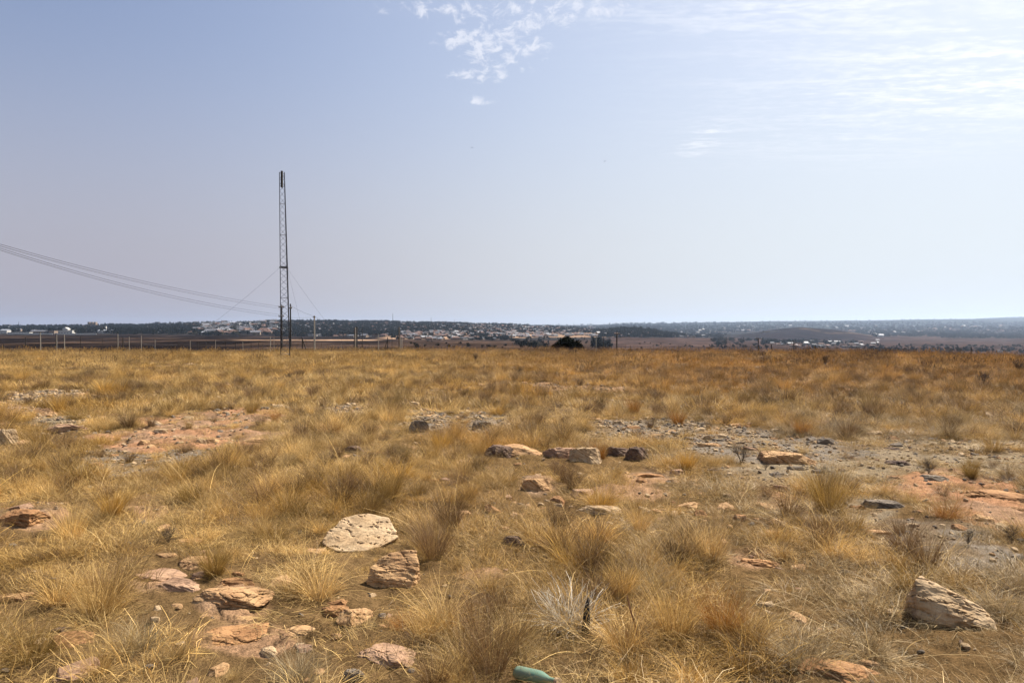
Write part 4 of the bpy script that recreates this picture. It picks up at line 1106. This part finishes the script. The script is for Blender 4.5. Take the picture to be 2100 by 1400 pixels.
# (px0, px1, py0, py1, n, h_lo, h_hi, kinds, slope of the band)  band is a strip that leans: py += k*(px-px0)
TZ = [
 (0, 420, 664, 684, 400, 7, 13, (0, 1, 2, 3, 5)), (0, 250, 672, 678, 60, 8, 14, (0, 1, 3)), (230, 420, 668, 686, 150, 8, 13, (0, 1, 2, 3)),
 (400, 600, 660, 688, 300, 6, 11, (0, 1, 2, 3, 6)), (560, 820, 658, 690, 1000, 6, 11, (0, 1, 2, 3, 5)), (800, 960, 661, 682, 420, 6, 10, (0, 1, 2, 3)),
 (800, 1000, 684, 696, 60, 4, 8, (0, 1, 2, 3)), (950, 1130, 664, 684, 260, 5, 9, (0, 1, 2, 3)), (960, 1050, 688, 698, 60, 4, 8, (0, 1, 2, 3)),
 (1050, 1130, 690, 702, 24, 3.5, 6, (0, 1, 3, 5)), (1060, 1130, 702, 713, 30, 3, 6, (0, 2, 6)), (1130, 1230, 692, 706, 14, 3, 5, (0, 1, 3, 5)),
 (1120, 1300, 668, 684, 220, 5, 10, (0, 1, 2, 3)), (1230, 1390, 670, 692, 420, 6, 11, (0, 1, 2, 3, 4)), (1215, 1235, 696, 714, 20, 6, 11, (0, 4)), (1235, 1256, 700, 714, 14, 4, 8, (4, 0)),
 (1380, 1480, 680, 692, 110, 6, 12, (0, 1, 2, 3)), (1460, 1600, 686, 700, 45, 6, 11, (0, 2, 3, 7)), (1450, 1540, 698, 708, 22, 4, 8, (2, 3)), (1455, 1530, 709, 716, 14, 3, 5, (0, 1, 3, 5)),
 (1540, 1580, 706, 716, 8, 4, 7, (0, 1, 3)), (1560, 1760, 694, 706, 150, 6, 11, (0, 2, 3, 7)), (1640, 1800, 704, 716, 40, 3, 6, (0, 1, 3, 7)), (1760, 1990, 680, 690, 200, 9, 16, (0, 1, 2, 3)),
 (1720, 1780, 682, 688, 60, 9, 15, (0, 1, 4)), (1780, 2100, 708, 724, 200, 3, 6, (0, 1, 3, 6, 7)), (1930, 2100, 684, 694, 110, 8, 15, (0, 2, 3)), (1250, 2100, 662, 682, 700, 9, 17, (0, 1, 2, 3)),
 (1300, 1480, 703, 715, 18, 1.5, 3.5, (2, 3)), (830, 1040, 700, 714, 14, 1.5, 3, (2, 3)),
]
def build_trees():
    g = random.Random(77); L = []
    for (a, b, p0, p1, n, h0, h1, kinds) in TZ:
        for _ in range(int(n*(2.6 if p0 < 690 else 1.3))):
            px = g.uniform(a, b); py = g.uniform(p0, p1)
            x, y, z = far_hit(px, py)
            if y > 12000 or (abs(px-1640) < 150 and 2150 < y < 3300): continue
            h = g.uniform(h0, h1)
            if y > 4500: h *= 1.5
            L.append((h/y, px, x, y, z, h, g.choice(kinds), g.random()*6.28, g.uniform(.85, 1.35)))
    # ridge-line trees
    for px in np.arange(-20, 2120, 5.5):
        X = (px-CX)/F*YS; zz = zg(X, YS); sy = HY-(zz-EYE)*F/YS; k = int(np.argmin(sy[YS > 1500]))+int((YS <= 1500).sum())
        if g.random() < (.9 if px < 1150 else .45):
            h = g.uniform(4, 9.5)*(1 if YS[k] < 4500 else 1.9)
            L.append((h/YS[k], px, float(X[k])+g.uniform(-6, 6), float(YS[k]), float(zz[k]), h, g.choice((0, 1, 2, 3, 3, 7)), g.random()*6.28, g.uniform(.9, 1.7)))
    L.sort(key=lambda t: -t[0])
    KN = ['rounded', 'rounded', 'broad', 'broad', 'pointed conical', 'rounded', 'dry brownish', 'broad']
    for t in L[:290]:
        _, px, x, y, z, h, k, rz, wv = t
        o = link('tree', TREEM[k], None, (x, y, z), (0, 0, rz), (h*wv, h*wv, h))
        rr = h/y*F
        tag(o, '%s %s dark tree %s' % ('bigger' if rr > 14 else 'small' if rr < 9 else 'medium-sized', KN[k], region(px)), 'tree', 'far trees '+region(px))
    rest = L[290:]; n = len(rest); print('trees', len(L))
    A = np.array([[t[2], t[3], t[4], t[5], t[6], t[7], t[8]] for t in rest])
    scatter('distant_trees', TREEM, A[:, :3], np.stack([A[:, 0]*0, A[:, 0]*0, A[:, 5]], -1), np.stack([A[:, 3]*A[:, 6], A[:, 3]*A[:, 6], A[:, 3]], -1), A[:, 4].astype(int), np.ones((n, 4)), 'far dark trees massed on the hillsides and ridge', 'trees')
build_trees()

# the big dark tree just beyond the edge
def big_tree():
    Y = 88.; x = (1162-CX)/F*Y; zb = float(zg(x, Y)); H = EYE-(685.5-HY)/F*Y-zb; W = 80/F*Y/2
    root = empty('broad_tree', (x, Y, zb), 'big rounded almost black tree on the plateau edge near the centre', 'tree')
    g = random.Random(5)
    bl = [(0, 0, H*.42, W*.75, W*.7, H*.42), (W*.0, 0, H*.68, W*.45, W*.5, H*.24), (-W*.5, 0, H*.35, W*.42, W*.5, H*.3), (W*.5, 0, H*.38, W*.42, W*.5, H*.33), (0, 0, H*.82, W*.22, W*.3, H*.12), (-W*.75, 0, H*.2, W*.2, W*.3, H*.16), (W*.74, 0, H*.24, W*.2, W*.3, H*.18)]
    for _ in range(16):
        a = g.random()*6.28; bl.append((math.cos(a)*W*.6, math.sin(a)*W*.5, H*g.uniform(.2, .72), W*.2, W*.2, H*.14))
    V, q = leaf_cloud(15000, .085, bl, 4)
    link('crown', mesh_np('crown', V, q, [M['leafd']]), root)
    mb = MB(); mb.tube([(0, 0, -.2), (.05, 0, H*.3), (0, 0, H*.55)], [.22, .17, .09], 8)
    for k in range(7):
        a = g.random()*6.28; mb.tube([(0, 0, H*(.15+.04*k)), (math.cos(a)*W*.3, math.sin(a)*W*.3, H*.4), (math.cos(a)*W*.6, math.sin(a)*W*.5, H*.6)], [.1, .06, .03], 6)
    mb.build('trunk', M['bark'], root)
big_tree()

# ------------------------------------------------------------------ houses
def house_mesh(seed, wall, roof, w, d, h, rh, kind='gable'):
    V = []; Fq = []; mi = []
    def quad(p, m):
        n = len(V); V.extend(p); Fq.append(tuple(range(n, n+len(p)))); mi.append(m)
    x, y = w/2, d/2
    for (a, b) in (((-x, -y), (x, -y)), ((x, -y), (x, y)), ((x, y), (-x, y)), ((-x, y), (-x, -y))):
        quad([(a[0], a[1], -2), (b[0], b[1], -2), (b[0], b[1], h), (a[0], a[1], h)], 0)
    e = .5
    X, Yd = x+e, y+e
    if kind == 'gable':
        quad([(-X, -Yd, h-.1), (X, -Yd, h-.1), (X, 0, h+rh), (-X, 0, h+rh)], 1); quad([(X, Yd, h-.1), (-X, Yd, h-.1), (-X, 0, h+rh), (X, 0, h+rh)], 1)
        quad([(-x, y, h), (-x, -y, h), (-x, 0, h+rh*.95)], 0); quad([(x, -y, h), (x, y, h), (x, 0, h+rh*.95)], 0)
    elif kind == 'hip':
        a = w*.22
        quad([(-X, -Yd, h-.1), (X, -Yd, h-.1), (X-a-e, 0, h+rh), (-X+a+e, 0, h+rh)], 1); quad([(X, Yd, h-.1), (-X, Yd, h-.1), (-X+a+e, 0, h+rh), (X-a-e, 0, h+rh)], 1)
        quad([(X, -Yd, h-.1), (X, Yd, h-.1), (X-a-e, 0, h+rh)], 1); quad([(-X, Yd, h-.1), (-X, -Yd, h-.1), (-X+a+e, 0, h+rh)], 1)
    else:
        quad([(-X, -Yd, h+.1), (X, -Yd, h+.1), (X, Yd, h+rh*.3), (-X, Yd, h+rh*.3)], 1); quad([(-X, -Yd, h-.15), (X, -Yd, h-.15), (X, -Yd, h+.1), (-X, -Yd, h+.1)], 1)
    g = random.Random(seed); nw = max(2, int(w/3.5))
    for k in range(nw):
        cx = -x+w*(k+.5)/nw
        if g.random() < .85:
            ww = .6; z0 = .9 if k != nw//2 else 0; z1 = 2.1
            quad([(cx-ww, -y-.04, z0), (cx+ww, -y-.04, z0), (cx+ww, -y-.04, z1), (cx-ww, -y-.04, z1)], 2)
    me = mesh_np('house', V, Fq, [M[wall], M[roof], M['glassd']], False, None, mi)
    return me
HK = []
for i in range(16):
    g = random.Random(i+31)
    wl = ('wallp', 'wallc', 'wallb', 'wallc', 'wallw', 'wallc', 'wallb', 'wallp')[i % 8]; rf = ('roofg', 'roofd', 'roofr', 'roofl', 'roofg', 'roofd', 'roofg', 'roofr')[(i*3+1) % 8]
    HK.append((house_mesh(i, wl, rf, g.uniform(9, 15), g.uniform(7, 10), g.uniform(2.7, 3.3), g.uniform(1.8, 3), ('gable', 'hip', 'gable', 'flat')[(i//2) % 4]), wl, rf))
WN = dict(wallw='white', wallp='dull pale', wallc='cream', wallb='brick'); RN = dict(roofg='grey', roofd='dark', roofr='reddish', roofl='bright metal')
HZ = [ # px0 px1 py0 py1 n scale kinds(wall pref)
 (0, 240, 668, 682, 30, 1.0), (300, 420, 664, 684, 60, .9), (120, 300, 668, 682, 30, .9), (400, 590, 660, 686, 150, 1.5), (590, 800, 662, 690, 260, .9), (650, 760, 680, 692, 40, .9), (800, 1000, 664, 684, 420, .8),
 (820, 1010, 680, 697, 150, .8), (1000, 1130, 668, 692, 320, .8), (1120, 1250, 670, 690, 90, .9), (1240, 1400, 674, 692, 90, .9), (1400, 1500, 686, 692, 12, .9), (1560, 1800, 696, 712, 36, .8), (1480, 2100, 668, 684, 60, 1.6), (1380, 1500, 676, 684, 20, 1.3)]
def build_houses():
    g = random.Random(99); L = []
    for (a, b, p0, p1, n, s) in HZ:
        for _ in range(n):
            px = g.uniform(a, b); py = g.uniform(p0, p1); x, y, z = far_hit(px, py)
            k = g.randrange(16)
            if abs(px-1640) < 150 and 2150 < y < 3300: continue
            if 400 < px < 590 and g.random() < .5: k = g.choice([i for i in range(16) if HK[i][1] == 'wallw' or HK[i][2] == 'roofl'])
            elif (HK[k][1] == 'wallw' or HK[k][2] == 'roofl') and g.random() < .75: k = g.choice([i for i in range(16) if HK[i][1] != 'wallw' and HK[i][2] != 'roofl'])
            if y > 4500: s2 = s*1.4
            else: s2 = s
            L.append((s2/y, px, x, y, z, k, g.gauss(0, .5), s2*g.uniform(.75, 1.25)))
    L.sort(key=lambda t: -t[0])
    for t in L[:290]:
        _, px, x, y, z, k, rz, s = t
        o = link('house', HK[k][0], None, (x, y, z), (0, 0, rz), (s*1.1, s, s))
        tag(o, '%s-walled house with %s roof %s' % (WN[HK[k][1]], RN[HK[k][2]], region(px)), 'house', 'far houses '+region(px))
    A = np.array([[t[2], t[3], t[4], t[5], t[6], t[7]] for t in L[290:]]); n = len(A); print('houses', len(L))
    scatter('distant_houses', [h[0] for h in HK], A[:, :3], np.stack([A[:, 0]*0, A[:, 0]*0, A[:, 4]], -1), np.stack([A[:, 5]]*3, -1), A[:, 3].astype(int), np.ones((n, 4)), 'tiny far houses scattered over the hillsides', 'houses')
build_houses()

# landmark buildings far away
def block(px0, px1, py_base, h, dep, wall, roof, name, label, cat='building', rz=0, storeys=1, Y=None, dome=False, gab=False, win=True):
    pc = (px0+px1)/2
    x, y, z = far_hit(pc, py_base)
    if Y: y = Y; x = (pc-CX)/F*y; z = float(zg(x, y))
    zs = EYE-(py_base-HY)/F*y
    w = (px1-px0)/F*y
    root = empty(name, (x, y, z), label, cat, None, rz)
    MB().box(-w/2, w/2, 0, dep, -3, h).build('walls', M[wall], root)
    if gab:
        v = [(-w/2-.4, -.4, h), (w/2+.4, -.4, h), (w/2+.4, dep+.4, h), (-w/2-.4, dep+.4, h), (-w/2-.4, dep/2, h+dep*.18), (w/2+.4, dep/2, h+dep*.18)]
        link('roof', mesh_np('roof', v, [(0, 1, 5, 4), (2, 3, 4, 5), (0, 4, 3), (1, 2, 5), (3, 2, 1, 0)], [M[roof]]), root)
    else: MB().box(-w/2-.3, w/2+.3, -.3, dep+.3, h+.003, h+.6).build('roof', M[roof], root)
    if win:
        for s in range(storeys):
            nn = max(2, int(w/5)); mb = MB()
            for k in range(nn):
                cx = -w/2+w*(k+.5)/nn; zz = s*3.2+1
                mb.box(cx-.9, cx+.9, -.06, .1, zz, zz+1.4)
            mb.build('window_row', M['glassd'], root)
    if dome:
        dx = (134-pc)/F*y
        MB().box(dx-5, dx+5, -1, 8, h*.5, h+3).build('portico', M[wall], root)
        v = [(dx-6, -1.4, h+3.01), (dx+6, -1.4, h+3.01), (dx+6, 8.4, h+3.01), (dx-6, 8.4, h+3.01), (dx, -1.4, h+6.5), (dx, 8.4, h+6.5)]
        link('pediment', mesh_np('pediment', v, [(0, 1, 4), (3, 5, 2), (1, 2, 5, 4), (3, 0, 4, 5), (3, 2, 1, 0)], [M[wall]]), root)
    return root
block(112, 148, 684, 6, 14, 'wallw', 'wallw', 'long_building', 'bright white hall with a small central gable, far left beyond the burnt field', dome=True)
block(0, 14, 684, 6.5, 12, 'wallw', 'roofl', 'shed', 'white shed cut by the left edge beyond the burnt field', gab=True)
block(15, 60, 685, 3, 10, 'wallw', 'wallw', 'long_building', 'long low white building next to the shed at the left edge', )
block(62, 100, 684, 4.5, 12, 'wallc', 'roofg', 'long_building', 'dull cream warehouse left of the bright white hall', gab=True)
block(100, 111, 684.5, 6, 12, 'wallc', 'roofd', 'long_building', 'brownish block touching the left end of the bright white hall')
MBW = [(20, 108, 686.0, 'long white boundary wall below the left buildings'), (112, 154, 686.2, 'white boundary wall in front of the bright white hall'), (156, 198, 686.5, 'white boundary wall running right of the bright white hall')]
for a, b, pyb, lb in MBW:
    x, y, z = far_hit((a+b)/2, pyb); w = (b-a)/F*y
    MB().box(-w/2, w/2, 0, .4, -1.5, 2.6).build('boundary_wall', M['wallw'], None, (x, y, z)); tag(COL.objects[-1], lb, 'wall')
block(200, 228, 683.5, 5, 14, 'wallw', 'roofl', 'long_building', 'white factory shed with a small turret right of the bright white hall', gab=True)
block(214.5, 217, 681, 13, 4, 'wallw', 'wallw', 'water_tower', 'small white turret above the factory shed', 'tower', win=False)
for a, b, lb in ((179.5, 183.5, 'left block of the three tall flats above the white hall'), (185.5, 190, 'middle block of the three tall flats'), (192, 196, 'right block of the three tall flats')):
    block(a, b, 673, 20, 12, 'wallc', 'wallw', 'tower_block', lb, 'building', storeys=5, Y=2600)
block(5, 9, 669, 11, 12, 'roofg', 'roofd', 'tower_block', 'left small square grey block on the skyline at the far left', storeys=3, Y=2800)
block(11, 19, 669, 11, 12, 'roofg', 'roofd', 'tower_block', 'right wider square grey block on the skyline at the far left', storeys=3, Y=2800)
block(308, 346, 667, 8, 14, 'roofd', 'roofd', 'long_building', 'long dark building on the skyline left of the mast', storeys=2, Y=2750)
block(318, 325.5, 667, 14, 10, 'roofd', 'roofd', 'tower_block', 'square dark tower on top of the long skyline building', storeys=1, Y=2740)
block(412, 428, 686.5, 5, 12, 'wallw', 'roofl', 'shed', 'white shed at the lower edge of the town left of the mast', gab=True)
block(436, 458, 682, 6, 14, 'wallw', 'roofl', 'shed', 'long white-roofed shed in the lower town left of the mast', gab=True)
block(398, 412, 671, 9, 12, 'wallc', 'wallw', 'long_building', 'pinkish building on the slope left of the mast', storeys=2)
block(466, 492, 665, 6, 16, 'wallc', 'roofl', 'long_building', 'long pale-roofed building near the top of the town left of the mast', gab=True)
block(1789, 1798.5, 688.5, 8, 12, 'wallw', 'roofl', 'shed', 'left one of two bright white sheds in the hazy valley', gab=True)
block(1803, 1813, 691.3, 8, 12, 'wallw', 'roofl', 'shed', 'right one of two bright white sheds in the hazy valley', gab=True)
block(1399, 1426, 692, 3.2, 10, 'wallc', 'wallc', 'long_building', 'long low sunlit cream building at the foot of the wooded spur')
block(1730, 1768, 713.2, 2.2, 8, 'wallp', 'wallp', 'long_building', 'long low pale wall-like building just above the plateau edge on the right')
block(1700, 1724, 704, 4.5, 10, 'wallp', 'roofg', 'shed', 'pale roofed shed right below the cone-shaped hill', gab=True)
block(2049, 2056, 723, 2.6, 6, 'wallw', 'wallw', 'cottage', 'tiny white cottage in smoke-grey trees at the far right', 'house')
for a, b, p in ((1460, 1500, 681.5), (1510, 1560, 681.8), (1566, 1600, 681.3)):
    block(a, b, p, 5, 14, 'wallc', 'roofl', 'long_building', 'thin pale roof line in the far valley %s the cone-shaped hill' % ('well left of' if a < 1500 else 'left of' if a < 1560 else 'just behind'), win=False)
for i, (px_, py_, Y_) in enumerate(((968, 303, 60), (1240, 331, 60))):
    p = scr(px_, py_, Y_)
    v = [(-.09, 0, 0), (.09, 0, 0), (0, -.03, .01), (0, .03, .01), (-.2, .02, .06), (.2, .02, .06), (0, 0, -.02)]
    me = mesh_np('bird', v, [(0, 2, 6), (0, 6, 3), (1, 6, 2), (1, 3, 6), (2, 4, 3), (2, 3, 5), (0, 3, 2), (1, 2, 3)], [M['tar']])
    o = link('bird', me, None, p); tag(o, ('tiny dark bird in the sky, the left one of two', 'tiny dark bird in the sky, the right one of two')[i], 'bird', 'birds in the sky')

# ------------------------------------------------------------------ haze
mh = bpy.data.materials.new('haze'); mh.use_nodes = True; nt = mh.node_tree
nt.nodes.remove(nt.nodes['Principled BSDF'])
pv = nt.nodes.new('ShaderNodeVolumePrincipled'); pv.inputs['Color'].default_value = (.60, .75, 1, 1); pv.inputs['Density'].default_value = 4.8e-5; pv.inputs['Anisotropy'].default_value = .5
nt.links.new(pv.outputs[0], nt.nodes['Material Output'].inputs['Volume'])
MB().box(-15000, 15000, -15000, 15000, -200, 275).build('haze', mh); tag(COL.objects[-1], 'thin blue haze lying over the valley', 'haze', kind='stuff')

# ------------------------------------------------------------------ sky, sun, camera
SUN_AZ, SUN_EL = R(52), R(50)       # to the right of the view, slightly ahead
w = bpy.data.worlds.new('World'); sc.world = w; w.use_nodes = True; nt = w.node_tree
bg = nt.nodes['Background']
L = nt.links.new
sky = N(nt, 'ShaderNodeTexSky', sky_type='NISHITA'); sky.sun_disc = False; sky.sun_elevation = SUN_EL; sky.sun_rotation = SUN_AZ
sky.air_density = 1.0; sky.dust_density = 2.5; sky.ozone_density = 1.5
tc = N(nt, 'ShaderNodeTexCoord'); nrm = N(nt, 'ShaderNodeVectorMath', operation='NORMALIZE'); L(tc.outputs['Generated'], nrm.inputs[0])
sep = N(nt, 'ShaderNodeSeparateXYZ'); L(nrm.outputs[0], sep.inputs[0])
def mth(op, a, b=None, c=None, clamp=False):
    n = N(nt, 'ShaderNodeMath', operation=op); n.use_clamp = clamp
    for i, v in enumerate((a, b, c)):
        if v is None: continue
        if isinstance(v, (int, float)): n.inputs[i].default_value = v
        else: L(v, n.inputs[i])
    return n.outputs[0]
def mrange(v, a, b, lo=0, hi=1):
    n = N(nt, 'ShaderNodeMapRange', interpolation_type='SMOOTHSTEP')
    L(v, n.inputs[0]); n.inputs[1].default_value = a; n.inputs[2].default_value = b; n.inputs[3].default_value = lo; n.inputs[4].default_value = hi
    return n.outputs[0]
zc = mth('MAXIMUM', sep.outputs['Z'], .02)
cx_ = mth('DIVIDE', sep.outputs['X'], zc); cy_ = mth('DIVIDE', sep.outputs['Y'], zc)
cmb = N(nt, 'ShaderNodeCombineXYZ'); L(cx_, cmb.inputs[0]); L(cy_, cmb.inputs[1])     # flat cloud layer coordinates
def gauss(x0, y0, rx, ry):
    a = mth('DIVIDE', mth('SUBTRACT', cx_, x0), rx); b = mth('DIVIDE', mth('SUBTRACT', cy_, y0), ry)
    d = mth('ADD', mth('MULTIPLY', a, a), mth('MULTIPLY', b, b)); return mth('EXPONENT', mth('MULTIPLY', d, -1))
def cnoise(scale, sx, sy, rz, det=6, rough=.6, dist=0.0):
    mp = N(nt, 'ShaderNodeMapping'); mp.inputs['Scale'].default_value = (sx, sy, 1); mp.inputs['Rotation'].default_value = (0, 0, rz); L(cmb.outputs[0], mp.inputs['Vector'])
    n = N(nt, 'ShaderNodeTexNoise'); n.inputs['Scale'].default_value = scale; n.inputs['Detail'].default_value = det; n.inputs['Roughness'].default_value = rough; n.inputs['Distortion'].default_value = dist
    L(mp.outputs[0], n.inputs['Vector']); return n.outputs[0]
# puffs
puffm = mth('ADD', gauss(.0, 2.52, .17, .22), mth('ADD', mth('MULTIPLY', gauss(-.15, 2.45, .12, .12), .9), mth('ADD', mth('MULTIPLY', gauss(-.24, 2.2, .2, .07), .85), mth('ADD', mth('MULTIPLY', gauss(-.14, 2.78, .12, .10), .9), mth('ADD', mth('MULTIPLY', gauss(.18, 2.2, .25, .12), .85), mth('MULTIPLY', gauss(-.135, 3.07, .07, .08), .9))))))
puff = mth('MULTIPLY', mrange(mth('ADD', cnoise(22, .8, .45, .25, 8, .66, .5), mth('MULTIPLY', mth('MINIMUM', puffm, 1), .20)), .60, .82), mrange(puffm, .10, .6))
# cirrus on the right
cirm = mth('ADD', mth('MULTIPLY', gauss(1.9, 2.7, .8, .55), 1.0), mth('ADD', mth('MULTIPLY', gauss(.85, 2.0, .55, .35), .85), mth('ADD', mth('MULTIPLY', gauss(1.0, 3.72, .10, .30), 1.0), mth('MULTIPLY', gauss(1.9, 3.6, .9, .7), .35))))
cn = mth('ADD', mth('MULTIPLY', cnoise(3.2, .45, 2.2, .35, 8, .62, .8), .6), mth('MULTIPLY', cnoise(16, .8, 1.6, .35, 4, .6, .3), .4))
cir = mth('MULTIPLY', mrange(cn, .42, .66), mth('MINIMUM', cirm, 1))
# pale veil that thickens towards the sun side
veil = mth('MULTIPLY', mrange(sep.outputs['X'], -.55, .65), 1)
hz = mrange(sep.outputs['Z'], 0, .42, 1, 0)
def mixc(f, a, b):
    n = N(nt, 'ShaderNodeMix', data_type='RGBA'); 
    for s, v in (('Factor', f), ('A', a), ('B', b)):
        if isinstance(v, tuple): n.inputs[s].default_value = v
        elif isinstance(v, (int, float)): n.inputs[s].default_value = v
        else: L(v, n.inputs[s])
    return n.outputs['Result']
K = 1.0
_t = N(nt, 'ShaderNodeMix', data_type='RGBA', blend_type='MULTIPLY'); _t.inputs['Factor'].default_value = 1; L(sky.outputs[0], _t.inputs['A']); _t.inputs['B'].default_value = (1.08, .985, .985, 1); skc = _t.outputs['Result']
c1 = mixc(mth('MULTIPLY', hz, .92), skc, mixc(veil, (3.15, 2.95, 3.45, 1), (6.2, 5.95, 5.8, 1)))
c2 = mixc(mth('MULTIPLY', veil, .55), c1, (4.6, 5.55, 6.25, 1))
c3 = mixc(mth('MULTIPLY', cir, .85), c2, (8.0, 8.0, 8.1, 1))
c4 = mixc(mth('MULTIPLY', puff, .7), c3, (6.4, 6.5, 7.1, 1))
L(c4, bg.inputs['Color']); bg.inputs['Strength'].default_value = .071

sun = bpy.data.lights.new('sun', 'SUN'); sun.energy = 5.0; sun.angle = R(.53); sun.color = (1, .93, .82)
so = bpy.data.objects.new('sun', sun); COL.objects.link(so)
d = Vector((math.sin(SUN_AZ)*math.cos(SUN_EL), math.cos(SUN_AZ)*math.cos(SUN_EL), math.sin(SUN_EL)))
so.rotation_euler = (-d).to_track_quat('-Z', 'Y').to_euler(); so.location = (0, 0, 50)

cam = bpy.data.cameras.new('camera'); co = bpy.data.objects.new('camera', cam); COL.objects.link(co)
cam.sensor_width = 36; cam.lens = 36*F/2100; cam.shift_y = -20/2100; cam.clip_start = .05; cam.clip_end = 40000
co.location = (0, 0, EYE); co.rotation_euler = (R(90), 0, 0); sc.camera = co
sc.view_settings.view_transform = 'Standard'; sc.view_settings.look = 'None'; sc.view_settings.exposure = 1.0; sc.view_settings.gamma = 1
sc.render.engine = 'CYCLES'
sc.cycles.max_bounces = 6; sc.cycles.diffuse_bounces = 3; sc.cycles.volume_bounces = 1; sc.cycles.transparent_max_bounces = 8
sc.cycles.use_denoising = True
